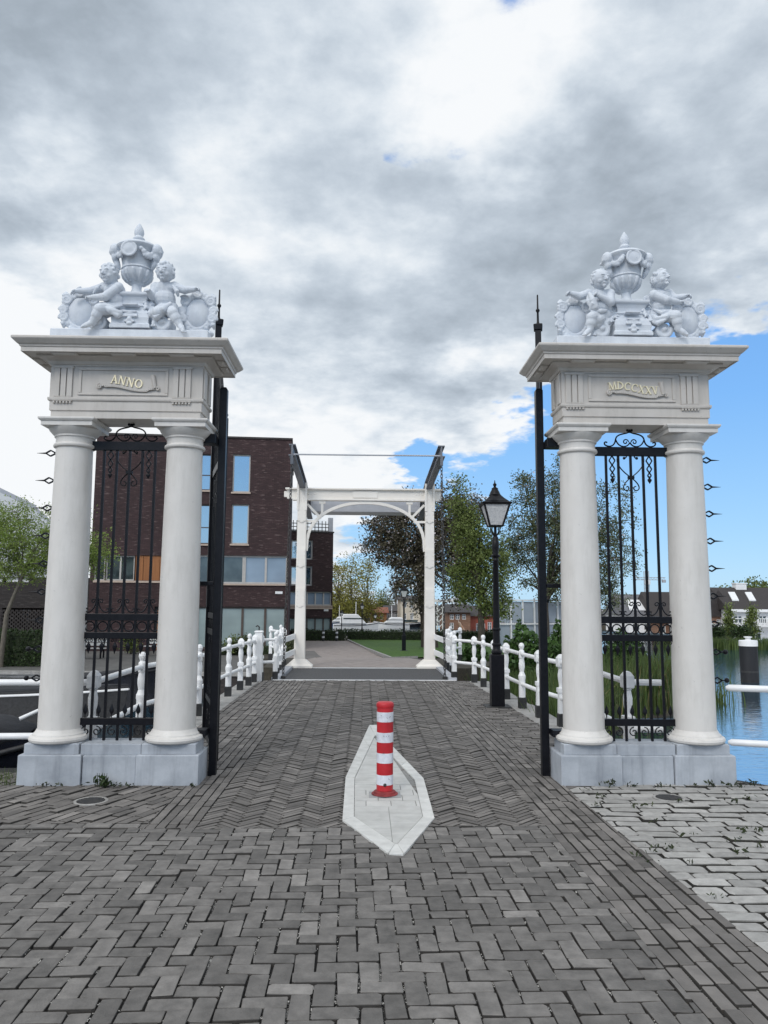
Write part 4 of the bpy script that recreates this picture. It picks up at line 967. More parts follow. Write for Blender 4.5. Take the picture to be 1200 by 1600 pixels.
MB().rect(.135, .095, [(0, .001), (0, .006), (-.004, .008)], (.0, .0)).build('foot_plate', pm('galvanised', (.30, .30, .30), (.42, .42, .42), 20, .5, metal=.3), bo)
MB().lathe([(0, .0085), (.112, .0085), (.115, .012), (.113, .018), (.100, .020), (.096, .022), (.094, .034), (.086, .038), (.078, .042), (0, .0435)], 40).build('flange', pm('worn_red_rubber', (.16, .018, .02), (.30, .04, .04), 14, .65, streak=.2), bo, smooth=35)
body = MB().lathe([(0, .044), (.0715, .044), (.0715, .742), (0, .742)], 40).build('tube_body', red_plastic, bo, smooth=35)
for z in (.135, .318, .492, .665):
    MB().lathe([(.071, z - .042), (.073, z - .0415), (.073, z + .0415), (.071, z + .042)], 40).build('reflective_band', band_white, body, smooth=35)
MB().lathe([(0, .7425), (.0735, .7425), (.0765, .75), (.0765, .772), (.073, .782), (.06, .790), (.03, .793), (0, .794)], 40).build('cap', red_plastic, bo, smooth=35)
MB().ell((0, -.0695, .098), (.015, .012, .015), 12, 8).build('lock_plug', rubber, bo)
m = MB()
for x, z, a in ((-.012, .50, 1.9), (.0, .498, 2.0), (.014, .50, 2.2), (.028, .502, 1.1), (-.03, .675, 2.3), (.02, .655, 2.2), (.035, .665, .6), (-.02, .36, .4), (.04, .142, 2.5)):
    yy = -math.sqrt(.0733 ** 2 - x * x); m.bar((x, yy, z), (x + .014 * math.cos(a), -math.sqrt(.0733 ** 2 - (x + .014 * math.cos(a)) ** 2), z + .014 * math.sin(a)), .0022, .0022)
m.build('scuff_marks', rubber, body)

# manhole covers
def manhole(px, py, r, label):
    p = gr(px, py); t = thing('manhole_cover', (p.x, p.y, 0), label, 'manhole cover')
    MB().lathe([(r * .82, -.02), (r, -.02), (r, .004), (r * .97, .007), (r * .84, .007), (r * .82, .002)], 40).build('frame_ring', slab_stone, t)
    m = MB().lathe([(0, -.02), (r * .8, -.02), (r * .8, .004), (0, .004)], 40)
    for k in range(-4, 5):
        w = math.sqrt(max(0, .6 - (k * .17) ** 2)) * r
        if w > .02: m.box(-w, w, k * .17 * r - .008, k * .17 * r + .008, .0041, .008)
    m.build('iron_lid', steel_dark, t)
manhole(142, 1252, .135, 'round iron manhole cover with pale ring in front of the ANNO pier')
manhole(1045, 1247, .13, 'round sunken iron manhole cover among the pale setts')

# ---------------------------------------------------------------- drawbridge
def drawbridge():
    t = thing('drawbridge', (0, 19.6, 0), 'cream white drawbridge portal with grey balance beams and dark asphalt deck', 'drawbridge')
    Y = 19.6; y_ = lambda v: v - Y
    deck = MB().box(-1.72, 1.80, y_(16.46), y_(19.44), -.25, -.004).build('deck', asphalt, t)
    for ya, yb in ((16.38, 16.455), (19.445, 19.52)): MB().box(-1.9, 1.95, y_(ya), y_(yb), -.3, .008).build('edge_plate', plain_white, deck)
    for s in (-1, 1): MB().box(*sorted((s * 1.80 + (.04 if s < 0 else .0), s * 1.95 + .02)), y_(16.46), y_(19.44), -.45, .05).build('side_beam', bridge_grey, deck)
    posts = []
    for x in (-1.61, 1.655):
        p = MB().rings([[(x + sx * w, sy * d, z) for sx, sy in ((-1, -1), (1, -1), (1, 1), (-1, 1))] for z, w, d in ((.06, .155, .14), (.16, .135, .13), (4.56, .105, .11), (4.58, .10, .10))])
        p = p.build('post', bridge_white, t, bevel=.008)
        MB().rings([[(x + sx * w, sy * d, z) for sx, sy in ((-1, -1), (1, -1), (1, 1), (-1, 1))] for z, w, d in ((-.004, .33, .22), (.05, .33, .22), (.10, .27, .18), (.20, .16, .145), (.205, .1, .1))]).build('post_foot', bridge_white, p, bevel=.006)
        for zz in (1.75, 2.75, 3.9): # riveted splice plates
            m = MB()
            m.box(x - .108, x + .108, -.142, -.118, zz - .22, zz + .22)
            m.ell((x, -.13, zz - .22), (.06, .012, .05))
            for sx in (-1, 1):
                for k in range(4): m.ell((x + sx * .075, -.145, zz - .15 + k * .1), (.013, .008, .013), 8, 5)
            m.build('splice_plate', bridge_white, p)
        for sx in (-1, 1): MB().box(x + sx * .105 - .025, x + sx * .105 + .025, -.158, -.146, 3.95, 4.66).build('bearing_strap', bridge_white, p)
        posts.append(p)
    # lintel: I-beam with upturned ends
    m = MB().box(-2.0, 1.98, -.05, .05, 4.26, 4.49).box(-2.04, 2.0, -.13, .13, 4.4902, 4.53).box(-1.86, 1.9, -.10, .10, 4.215, 4.2598)
    m.box(-2.08, -2.0002, -.03, .03, 4.30, 4.45).box(-.32, .32, -.075, -.0502, 4.29, 4.46)
    for s in (-1, 1):
        for k in range(3): m.ell((s * (1.3 + .08 * k), -.055, 4.38), (.014, .012, .014), 8, 5)
    m.build('lintel', bridge_white, t, bevel=.004)
    m = MB(); n = 26                                       # arched brace
    P = []
    for k in range(n + 1):
        a = PI * k / n; P.append((.02 + 1.50 * math.cos(a) * (1 if True else 1), -.02, 3.0 + 1.17 * math.sin(a) ** .8))
    P[0] = (1.53, -.02, 2.92); P[-1] = (-1.49, -.02, 2.92)
    for p, q in zip(P, P[1:]): m.bar(p, q, .075, .085, (0, 1, 0))
    m.build('arch_brace', bridge_white, t)
    for s in (-1, 1):
        m = MB(); c = .02
        m.bar((c + s * 1.12, -.02, 3.80), (c + s * 1.12, -.02, 4.215), .06, .06).box(*sorted((c + s * 1.04, c + s * 1.20)), -.06, .02, 4.13, 4.214)
        m.bar((c + s * 1.15, -.02, 3.76), (c + s * 1.5, -.02, 4.12), .06, .06, (0, 1, 0)); m.bar((c + s * 1.22, -.02, 3.68), (c + s * 1.53, -.02, 3.68), .055, .055, (0, 1, 0))
        m.build('corner_strut', bridge_white, t)
    # balance beams reaching towards the quay, counterweight behind
    for x0, x1 in ((-1.655, -1.60), (1.72, 1.625)):
        a = Vector((x0, y_(17.05), 5.03)); e = Vector((x1, .1, 4.62)); b2 = Vector((x1 + .0, y_(22.3), 4.16))
        m = MB()
        for p, q in ((a, e), (e, b2)):
            m.bar(p, q, .035, .24)
            up = Vector((0, -(q - p).z, (q - p).y)).normalized() * .125
            m.bar(p + up, q + up, .15, .025); m.bar(p - up, q - up, .15, .025)
        m.box(x0 - .03, x0 + .03, y_(17.03), y_(17.09), 4.70, 4.90)
        m.build('balance_beam', beam_grey, t)
    MB().tube([(-1.64, y_(17.1), 4.93), (1.70, y_(17.1), 4.93)], .018, 8).build('tie_rod', bridge_grey, t)
    MB().rings([[(x, y_(yy), z) for x, z in ((-1.5, z0), (1.52, z0), (1.52, 4.40), (-1.5, 4.40))] for yy, z0 in ((21.0, 4.30), (21.02, 4.10), (22.6, 4.19), (22.62, 4.25))]).build('counterweight', bridge_grey, t, bevel=.01)
    # hoisting chains, twisted links down to the deck
    for x0, x1, dbl in ((-1.655, -1.72, 1), (1.715, 1.745, 0)):
        m = MB(); a = Vector((x0, y_(17.06), 4.74)); b2 = Vector((x1, y_(16.75), .03)); n = 58; d = (b2 - a) / n
        ax = d.normalized(); s1 = Vector((1, 0, 0)); s2 = ax.cross(s1).normalized()
        for k in range(n):
            c = a + d * (k + .5); s = (s1 * .8 + s2 * .6) if k % 2 else (s2 * .8 - s1 * .6); hl = d.length * .74
            P = [c + ax * (hl * math.cos(q)) + s * (.026 * math.sin(q)) for q in [2 * PI * i / 10 for i in range(11)]]
            m.tube(P, .0085, 5, False)
        m.box(b2.x - .05, b2.x + .05, b2.y - .05, b2.y + .05, -.003, .05)
        m.build('chain', steel_dark, t)
    # flat guard rails between portal and quay
    for s in (-1, 1):
        c = .02
        for z in (.78, .40):
            MB().bar((c + s * 1.74, -.06, z), (c + s * 2.02, y_(17.3), z - .08), .035, .13).build('guard_rail', rail_white, t, bevel=.004)
    return t
drawbridge()

# ---------------------------------------------------------------- cast-iron railings
def post_mesh(kind):
    m = MB()
    if kind == 'ball':
        m.lathe([(0, .17), (.052, .17), (.052, .44), (.058, .46), (.058, .50), (.048, .52), (.034, .56), (.047, .63), (.048, .68), (.036, .76), (.045, .775), (.045, .87), (.038, .885), (.026, .90), (.04, .93), (.046, .955), (.038, .985), (.018, 1.002), (0, 1.005)], 18)
    else:
        m.rings([[(sx * w, sy * w, z) for sx, sy in ((-1, -1), (1, -1), (1, 1), (-1, 1))] for z, w in ((.17, .048), (.44, .042), (.445, .055), (.50, .055), (.505, .04))])
        m.lathe([(0, .505), (.036, .505), (.032, .54), (.045, .62), (.047, .68), (.034, .75), (.044, .765), (.03, .775), (0, .776)], 18)
        m.rings([[(sx * w, sy * w, z) for sx, sy in ((-1, -1), (1, -1), (1, 1), (-1, 1))] for z, w in ((.775, .046), (.785, .056), (.895, .056), (.905, .050), (.935, .030), (.945, .012))])
    return m
PM = {k: post_mesh(k).mesh('railing_post_' + k) for k in ('ball', 'block')}
for k in PM.values():
    k.materials.append(rail_white); k.shade_smooth(); k.set_sharp_from_angle(angle=math.radians(24))
FM = MB().rect(.058, .058, [(0, -.05), (0, .16), (-.006, .171), (-.03, .173)]).mesh('railing_post_foot'); FM.materials.append(iron_dull)
def railing(pts, label, kinds, rails=(.83, .37), ends=(None, None), sag=0, foot=True, r=.031):
    o = Vector((pts[0][0], pts[0][1], 0)); t = thing('railing', o, label, 'railing')
    for i, (x, y) in enumerate(pts):
        k = kinds[i % len(kinds)]
        if k == 'none': continue
        p = bpy.data.objects.new('railing_post', PM[k]); COL.objects.link(p); p.parent = t; p.location = (x - o.x, y - o.y, 0); p.rotation_euler = (0, 0, rnd.uniform(-.1, .1))
        p.scale = (.98, .98, 1 + rnd.uniform(-.01, .01))
        q = bpy.data.objects.new('post_foot', FM); COL.objects.link(q); q.parent = p
    full = ([ends[0]] if ends[0] else []) + list(pts) + ([ends[1]] if ends[1] else [])
    for z in rails:
        m = MB(); P = []
        for k in range(len(full) - 1):
            a, b2 = full[k], full[k + 1]
            for j in range(6):
                u = j / 6; P.append((a[0] + (b2[0] - a[0]) * u - o.x, a[1] + (b2[1] - a[1]) * u - o.y, z - sag * math.sin(PI * u)))
        P.append((full[-1][0] - o.x, full[-1][1] - o.y, z))
        e0 = Vector(P[0]) - Vector(P[1]); e1 = Vector(P[-1]) - Vector(P[-2])
        P = [tuple(Vector(P[0]) + e0.normalized() * .03)] + P + [tuple(Vector(P[-1]) + e1.normalized() * .03)]
        m.tube(P, [r * .45] + [r] * (len(P) - 2) + [r * .45], 12).build('rail', rail_white, t, smooth=50)
    return t
x145 = at(145, 1100, 7.62).x
right_pts = [(1.93, 16.62), (2.28, 16.06), (2.34, 15.22), (2.39, 14.25), (2.44, 13.31), (2.46, 12.1), (2.52, 11.16), (2.63, 10.35), (2.70, 9.15), (at(981, 1100, 7.80).x, 7.80)]
railing(right_pts, 'white cast-iron railing with black-footed posts running behind the big street lamp', ['block', 'block', 'ball', 'block', 'block', 'ball', 'block', 'block', 'ball', 'block'], ends=(None, (at(1031, 1063, 7.78).x, 7.76)))
left_pts = [(x145, 7.62), (-2.66, 9.45), (-2.48, 10.4), (-2.36, 11.27), (-2.34, 12.4), (-2.33, 13.55), (-2.28, 14.53), (-2.24, 15.31), (-2.23, 15.98)]
railing(left_pts, 'white cast-iron railing with bent rails following the left footway to the square post', ['block', 'ball', 'ball', 'ball', 'block', 'ball', 'block', 'ball', 'block'], rails=(.83, .38))
railing([(-2.14, 16.30), (-1.86, 16.50)], 'short white railing bay between the square white post and the left bridge chain', ['block', 'ball'])
railing([(x145 - .04, 7.60), (-5.4, 7.45)], 'white tubular quay rail in front of the dark boat, left of the ANNO pier', ['none', 'block'], rails=(.83, .33))
railing([(at(1139, 1073, 7.3).x, 7.3), (5.2, 6.72)], 'white tubular quay rail with rounded ends above the blue water', ['none', 'block'], rails=(.83, .33))
for s, lab in ((-1, 'white railing with posts beyond the left portal post of the bridge'), (1, 'white railing with posts beyond the right portal post of the bridge')):
    railing([(s * 1.98 + .05, 17.4), (s * 2.02 + .05, 18.3), (s * 2.05 + .05, 19.2), (s * 2.1 + .05, 20.1), (s * 2.3 + .05, 21.1), (s * 2.7 + .05, 22.2)], lab, ['ball', 'block'])
sq = gr(403, 1064)
t = thing('square_post', (sq.x, sq.y, 0), 'square white post with small hook at the end of the left railing', 'post')
MB().rect(.075, .075, [(0, -.02), (0, .97), (-.012, .985), (.012, .99), (.012, 1.01), (0, 1.025), (-.07, 1.03)]).build('shaft', rail_white, t, bevel=.006)
MB().tube([(-.0, 0, 1.02), (0, 0, 1.10), (-.03, 0, 1.13), (-.07, 0, 1.11)], .014, 8).build('hook', iron_dull, t, smooth=50)

# ---------------------------------------------------------------- street lamps
lamp_glass = bpy.data.materials.new('frosted_lamp_glass'); nt, b = nodes(lamp_glass)
b.inputs['Base Color'].default_value = (.50, .50, .50, 1); b.inputs['Roughness'].default_value = .35; b.inputs['Transmission Weight'].default_value = .25
tcx = N(nt, 'ShaderNodeTexCoord'); nx = N(nt, 'ShaderNodeTexNoise'); nx.inputs['Scale'].default_value = 40; nt.links.new(tcx.outputs['Object'], nx.inputs['Vector'])
rp = ramp(nt, [(.3, (.60, .61, .62)), (.7, (.85, .85, .85))]); nt.links.new(nx.outputs['Fac'], rp.inputs['Fac']); nt.links.new(rp.outputs[0], b.inputs['Base Color'])
def street_lamp(loc, label, scale=1, group='old style street lamps'):
    t = thing('street_lamp', loc, label, 'street lamp', group); t.scale = (scale,) * 3
    MB().rect(.20, .20, [(0, -.05), (0, .012), (-.01, .016)]).build('foot_plate', iron_dull, t)
    MB().rect(.104, .104, [(0, .0165), (0, .80), (-.004, .81), (-.03, .815)]).build('pedestal', iron, t, bevel=.006)
    MB().lathe([(0, .8155), (.072, .8155), (.085, .83), (.085, .86), (.07, .875), (.062, .89), (.062, .94), (.075, .955), (.075, .975), (.058, .99), (.056, 1.18), (.07, 1.19), (.07, 1.215), (.056, 1.23), (.052, 1.5), (.044, 2.28), (.05, 2.29), (.05, 2.305), (.043, 2.32), (.042, 2.34), (.075, 2.36), (.078, 2.38), (.05, 2.395), (.046, 2.42), (.058, 2.50), (.056, 2.60), (.046, 2.62), (.05, 2.66), (.04, 2.68), (.024, 2.70), (.022, 2.83), (.03, 2.84), (0, 2.842)], 20).build('pole', iron, t, smooth=35)
    m = MB()
    for k in range(4):
        a = PI / 4 + k * PI / 2; c, s = math.cos(a), math.sin(a)
        m.tube([(c * .03, s * .03, 2.70), (c * .085, s * .085, 2.76), (c * .095, s * .095, 2.835)], .009, 6)
    m.build('lantern_bracket', iron, t)
    w0, w1, z0, z1 = .105, .205, 2.845, 3.20
    fr = MB().rect(w0, w0, [(0, 2.8425), (.012, 2.8425), (.012, 2.86), (0, 2.862)])
    for sx, sy in ((-1, -1), (1, -1), (1, 1), (-1, 1)): fr.bar((sx * w0, sy * w0, z0 + .01), (sx * w1, sy * w1, z1), .024, .024)
    fr.rect(w1, w1, [(-.03, z1 - .012), (.015, z1 - .012), (.03, z1 + .01), (.035, z1 + .022), (.02, z1 + .03), (-.03, z1 + .045)])
    fr.build('lantern_frame', iron, t)
    for k in range(4):
        c, s = [(1, 0), (0, 1), (-1, 0), (0, -1)][k]
        q = []
        for z, w in ((z0 + .02, w0 - .002), (z1 - .012, w1 - .008)):
            for e in (-1, 1): q.append((c * w - s * e * (w - .008), s * w + c * e * (w - .008), z))
        a, b2, d, e = q; n = Vector((c, s, 0)) * .004
        MB().rings([[a, b2, e, d], [tuple(Vector(v) - n) for v in (a, b2, e, d)]]).build('lantern_pane', lamp_glass, t)
    MB().rect(w1, w1, [(-.01, 3.2455), (-.02, 3.25), (-.075, 3.30), (-.115, 3.345), (-.12, 3.35)]).lathe([(0, 3.3505), (.095, 3.3505), (.10, 3.362), (.09, 3.37), (.075, 3.41), (.05, 3.455), (.056, 3.462), (.05, 3.475), (.03, 3.485), (.018, 3.50), (.03, 3.525), (.03, 3.54), (.012, 3.56), (.006, 3.60), (0, 3.61)], 16).build('lantern_roof', iron, t, smooth=30)
    return t
lp0 = gr(777, 1104)
street_lamp((lp0.x, lp0.y, 0), 'tall black lantern street lamp on the pavement beside the right railing')
lz = LZ
street_lamp((2.146, 41.75, farz(41.75) + .05), 'black lantern street lamp standing on the lawn beyond the bridge')
for px, top, s, Yd, lab in ((566, 940, .85, 68, 'black street lamp at the hedge, behind the lawn corner'), (534, 952, .8, 72, 'small distant black street lamp nearest to the brick block beyond the hedge'), (586.5, 957, .75, 80, 'small distant black street lamp in front of the orange-red house')):
    p = at(px, top, Yd); street_lamp((p.x, Yd, p.z - 3.61 * s), lab, s)

# ---------------------------------------------------------------- boats and mooring post
def boat(loc, rz, Ln, Wd, hull_m, label, canopy=None, rail=None, deck_m=None, hh=1.0, cat='boat', group=None, sheer=.42):
    """bow towards +x; loc at the waterline amidships"""
    t = thing('moored_boat', loc, label, cat, group, rz); n = 16
    R = []; D = []
    for k in range(n + 1):
        u = k / n; x = -Ln / 2 + Ln * u; w = Wd / 2 * (1 - max(0, (u - .45) / .55) ** 2.3) * (.82 + .18 * min(1, u / .3)); w = max(w, .012)
        sh = hh * (.78 + sheer * max(0, (u - .35) / .65) ** 2 + .06 * (1 - u)); rake = .35 * max(0, (u - .6) / .4) ** 2
        R.append([(x - rake * .6, 0, -.35), (x - rake * .4, -w * .62, -.3), (x, -w * .92, .25 * sh), (x + rake * .3, -w, sh), (x + rake * .3, -w + .05 * min(1, w * 5), sh), (x + rake * .25, -w * .86, sh - .03), (x + rake * .25, w * .86, sh - .03), (x + rake * .3, w - .05 * min(1, w * 5), sh), (x + rake * .3, w, sh), (x, w * .92, .25 * sh), (x - rake * .4, w * .62, -.3)])
        D.append((x + rake * .3, w, sh))
    MB().rings(R).build('hull', hull_m, t, smooth=40)
    for s in (-1, 1): MB().tube([(x, s * (w + .012), z - .09) for x, w, z in D], .03, 8).build('rub_rail', rail or rubber, t, smooth=50)
    if deck_m:
        m = MB(); m.rings([[(x, -w * .84, z - .0), (x, w * .84, z - .0), (x, w * .7, z + .05), (x, -w * .7, z + .05)] for x, w, z in D[8:]]); m.build('foredeck', deck_m, t)
    if canopy:
        mat, x0, x1, ch = canopy; m = []
        nn = 12
        for k in range(nn + 1):
            u = k / nn; x = x0 + (x1 - x0) * u; i = min(max((x + Ln / 2) / Ln * n, 0), n - .001); a = D[int(i)]; b2 = D[int(i) + 1]; f = i - int(i)
            w = a[1] + (b2[1] - a[1]) * f; z = a[2] + (b2[2] - a[2]) * f; top = ch * min(1, u * 4 + .05) ** .6 * min(1, (1 - u) * 2.2 + .02) ** .6
            m.append([(x, w * 1.02 * math.cos(PI * j / 10), z - .04 + top * abs(math.sin(PI * j / 10)) ** .75 + .02 * math.sin(k * 2.6 + j * 1.3)) for j in range(11)])
        cv = MB().rings(m, False, False); cv = cv.build('canopy', mat, t, smooth=60)
        k = cv.modifiers.new('thick', 'SOLIDIFY'); k.thickness = .02
    return t
bt = boat((-6.55, 9.35, WZ), -.05, 6.6, 2.2, navy, 'dark navy sloop with a grey canvas cover moored beside the left quay rail', canopy=(canvas, -3.0, 2.8, .85), rail=rubber, hh=1.62)
# fenders, cleat and window of that boat
for x, z in ((2.15, 1.45), (.9, 1.3)):
    m = MB().cap((x, -1.02 + max(0, x - .5) * .22, z - .35), (x + .12, -1.10 + max(0, x - .5) * .22, z + .1), .085, .085, 14); m.tube([(x + .12, -1.05 + max(0, x - .5) * .22, z + .15), (x + .14, -.9 + max(0, x - .5) * .2, z + .4)], .012, 6); m.build('fender', rubber, bt, smooth=50)
m = MB(); m.ell((0, 0, 0), (.13, .012, .10), 20, 8); m.xf(Matrix.Translation((2.16, -.60, 2.05)) @ Matrix.Rotation(-.45, 4, 'X')); m.build('canopy_window', band_white, bt, smooth=50)
MB().tube([(2.75, -.36, 2.0), (2.95, -.22, 2.10), (3.2, -.08, 2.22)], .022, 8).build('bow_rail', rail_white, bt, smooth=50)
boat((-11.0, 21.5, WZ), 0, 9, 2.2, rubber, 'low dark boat with white gunwale lying behind the navy sloop', rail=plain_white, hh=1.15, deck_m=canvas, sheer=.12)
boat((-9.6, 25.2, WZ), .05, 6.5, 2.0, navy, 'small dark open boat moored farthest out in the dark canal', rail=canvas, hh=1.1, deck_m=canvas)
dp = gr(1172, 1066, WZ)
t = thing('mooring_post', (dp.x, dp.y, WZ), 'thick black mooring post with white cap standing in the blue canal', 'mooring post')
MB().lathe([(0, -2), (.37, -2), (.37, 1.55), (0, 1.552)], 28).build('pile', pm('tarred_pile', (.005, .006, .009), (.013, .014, .018), 6, .7, bump=.4, bscale=20, stretch=(1, 1, .2)), t, smooth=35)
MB().lathe([(0, 1.5525), (.385, 1.5525), (.385, 1.78), (.36, 1.80), (.12, 1.82), (.10, 1.90), (.17, 1.92), (.17, 1.96), (0, 1.97)], 28).build('cap', plain_white, t, smooth=35)
MB().lathe([(.3705, .42), (.38, .42), (.38, .50), (.3705, .50)], 28).build('iron_band', rubber, t, smooth=35)

# ---------------------------------------------------------------- buildings
def plane_uv(px, py, O, dx):
    """where a direction meets a vertical wall through O running along dx: (u along the wall, height above O)"""
    d = ray(px, py); nx_, ny_ = -dx[1], dx[0]
    t = (O[0] * nx_ + O[1] * ny_) / (d.x * nx_ + d.y * ny_); P = Vector((d.x * t, d.y * t, H + d.z * t))
    return (P.x - O[0]) * dx[0] + (P.y - O[1]) * dx[1], P.z - O[2]
class Bld:
    def __init__(s, name, label, px0, px1, pymid, Y0, Y1, z, cat='building', group=None):
        a = at(px0, pymid, Y0); b2 = at(px1, pymid, Y1); s.O = (a.x, a.y, z); l = math.hypot(b2.x - a.x, b2.y - a.y)
        s.dx = ((b2.x - a.x) / l, (b2.y - a.y) / l); s.L = l
        s.t = thing(name, (a.x, a.y, z), label, cat, group, rz=math.atan2(s.dx[1], s.dx[0]))
    def R(s, x0, y0, x1, y1):
        ym = (y0 + y1) / 2; xm = (x0 + x1) / 2
        return (plane_uv(x0, ym, s.O, s.dx)[0], plane_uv(x1, ym, s.O, s.dx)[0], plane_uv(xm, y1, s.O, s.dx)[1], plane_uv(xm, y0, s.O, s.dx)[1])
    def Z(s, px, py): return plane_uv(px, py, s.O, s.dx)[1]
    def wall(s, u0, u1, z0, z1, holes, mat, depth=10, name='wall', rev=.22, y0=0.0):
        us = sorted({u0, u1, *[min(max(h[k], u0), u1) for h in holes for k in (0, 1)]}); zs = sorted({z0, z1, *[min(max(h[k], z0), z1) for h in holes for k in (2, 3)]})
        m = MB()
        for i in range(len(us) - 1):
            for j in range(len(zs) - 1):
                uc, zc = (us[i] + us[i + 1]) / 2, (zs[j] + zs[j + 1]) / 2
                if any(h[0] < uc < h[1] and h[2] < zc < h[3] for h in holes): continue
                m.add([(us[i], y0, zs[j]), (us[i + 1], y0, zs[j]), (us[i + 1], y0, zs[j + 1]), (us[i], y0, zs[j + 1])], [(0, 1, 2, 3)])
        for a, b2, c, d in holes:
            for p, q in (((a, c), (b2, c)), ((b2, c), (b2, d)), ((b2, d), (a, d)), ((a, d), (a, c))):
                m.add([(p[0], y0, p[1]), (q[0], y0, q[1]), (q[0], y0 + rev + .1, q[1]), (p[0], y0 + rev + .1, p[1])], [(0, 1, 2, 3)])
        e = y0 + depth
        m.add([(u0, y0, z0), (u0, y0, z1), (u0, e, z1), (u0, e, z0)], [(0, 1, 2, 3)]); m.add([(u1, y0, z0), (u1, y0, z1), (u1, e, z1), (u1, e, z0)], [(0, 3, 2, 1)])
        m.add([(u0, e, z0), (u1, e, z0), (u1, e, z1), (u0, e, z1)], [(0, 3, 2, 1)]); m.add([(u0, y0, z1), (u1, y0, z1), (u1, e, z1), (u0, e, z1)], [(0, 1, 2, 3)])
        return m.build(name, mat, s.t)
    def window(s, r, pane, frame, mull=(), sill=None, hbar=(), y=.16, fw=.07, name='window', wall=None):
        u0, u1, z0, z1 = r; m = MB()
        for q in ((u0, u1, z0, z0 + fw), (u0, u1, z1 - fw, z1), (u0, u0 + fw, z0 + fw, z1 - fw), (u1 - fw, u1, z0 + fw, z1 - fw)): m.box(q[0], q[1], y - .05, y + .05, q[2], q[3])
        for k in mull: u = u0 + (u1 - u0) * k; m.box(u - fw * .6, u + fw * .6, y - .048, y + .04, z0 + fw, z1 - fw)
        for k in hbar: z = z0 + (z1 - z0) * k; m.box(u0 + fw, u1 - fw, y - .03, y + .03, z - fw * .35, z + fw * .35)
        w = m.build(name, frame, s.t)
        MB().box(u0 + fw * .5, u1 - fw * .5, y + .01, y + .02, z0 + fw * .5, z1 - fw * .5).build('pane', pane, w)
        if sill: MB().box(u0 - .05, u1 + .05, -.08, y - .05, z0 - .09, z0 - .002).build('sill', sill, w)
        return w
frame_brown = pm('frame_brown', (.07, .05, .04), (.10, .075, .06), 5, .5)
frame_pale = pm('frame_pale', (.42, .40, .38), (.5, .48, .45), 5, .5)
wood_panel = pm('wood_panelling', (.23, .085, .025), (.33, .13, .04), 3, .6, stretch=(3, 3, .3))
band_pale = pm('pale_sill', (.42, .33, .27), (.5, .40, .33), 5, .7)

A = Bld('brick_apartment_block', 'dark purple brick apartment block with tall blue windows left of the drawbridge', 143, 452.5, 850, 41.1, 42.0, LZ, group='brick apartment blocks')
zt = A.Z(300, 683)
wins = [A.R(*q) for q in ((363.5, 710, 391, 769), (361.5, 788, 388.5, 850), (313, 709, 330, 766), (311, 788, 328, 850))]
strip = A.R(306, 868, 449, 912); strip2 = A.R(165, 868, 210, 907); wood = A.R(210.5, 868, 262, 907); gstr = A.R(306, 948, 446.5, 1014); door = A.R(240, 948, 300, 1016); wl = A.R(147, 868, 164, 907)
strip = (strip[0], strip[1], strip[2], strip[3]); zz0 = min(strip2[2], strip[2])
holes = wins + [strip, strip2, wood, gstr, door, wl]
A.wall(0, A.L, -.3, zt, holes, brick_dark, 12)
MB().rect(A.L / 2 + .06, 6.06, [(0, zt + .003), (0, zt + .10), (-.2, zt + .101)], (A.L / 2, 6)).build('roof_edge', roof_dark, A.t)
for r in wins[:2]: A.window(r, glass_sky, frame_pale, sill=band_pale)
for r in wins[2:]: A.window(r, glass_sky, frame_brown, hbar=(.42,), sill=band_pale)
sa = A.R(306, 868, 381, 912)[1]; A.window((strip[0], sa, strip[2], strip[3]), glass_dark, frame_pale, mull=(.5,), sill=band_pale, fw=.09); A.window((sa + .003, strip[1], strip[2], strip[3]), blind_blue, frame_pale, mull=(.5,), sill=band_pale, fw=.09)
A.window(strip2, glass_dark, frame_pale, mull=(.5,)); A.window(wl, glass_dark, frame_pale)
A.window(gstr, blind_pale, frame_brown, mull=(.26, .51, .765), fw=.10)
m = MB(); n = 4
for k in range(n):
    w = (wood[1] - wood[0]) / n; m.box(wood[0] + w * k + .012, wood[0] + w * (k + 1) - .012, .06, .14, wood[2], wood[3])
m.build('wood_cladding', wood_panel, A.t)
MB().box(strip2[0] - .6, wood[1] + .1, -.05, .18, strip2[2] - .11, strip2[2] - .003).build('sill', band_pale, A.t)
d_ = MB().box(door[0], door[1], .17, .21, door[2], door[3]).build('entrance_recess', iron_dull, A.t); MB().box(door[0] + .15, door[0] + 1.1, .12, .165, door[2], door[2] + 2.1).build('door', wood_panel, A.t)
npR = A.R(430, 924, 441.5, 928); pl = MB().box(npR[0], npR[1], -.03, -.002, npR[2], npR[3]).build('name_plate', plain_white, A.t)
# low wing to the left with the pierced brick screen
AN = Bld('brick_annex', 'low grey brick annex with pierced brick screen behind the hedge on the left', -60, 143, 940, 40.0, 41.2, LZ)
za = AN.Z(60, 902); sc_ = AN.R(2, 950, 74, 986); AN.wall(0, AN.L, -.3, za, [sc_, AN.R(-40, 902.5, 45, 909)], brick_grey, 10)
m = MB(); bw, bh = .21, .105
z = sc_[2]; r_ = 0
while z < sc_[3] - bh:
    u = sc_[0] - (bw * .5 if r_ % 2 else 0)
    while u < sc_[1]:
        u0, u1 = max(u, sc_[0]), min(u + bw * .72, sc_[1])
        if u1 > u0: m.box(u0, u1, .02, .14, z, z + bh * .92)
        u += bw
    z += bh * .95; r_ += 1
m.build('pierced_screen', brick_grey, AN.t)
for q in ((33, 953, 36, 978), (40, 953, 43, 980), (55, 955, 57, 980), (65, 962, 67, 984), (43, 955, 68, 958)):
    r = AN.R(*q); MB().box(r[0], r[1], .20, .28, r[2], r[3]).build('pale_upright', plain_white, AN.t)
r = AN.R(-40, 902.5, 45, 909); m = MB(); k = r[0]
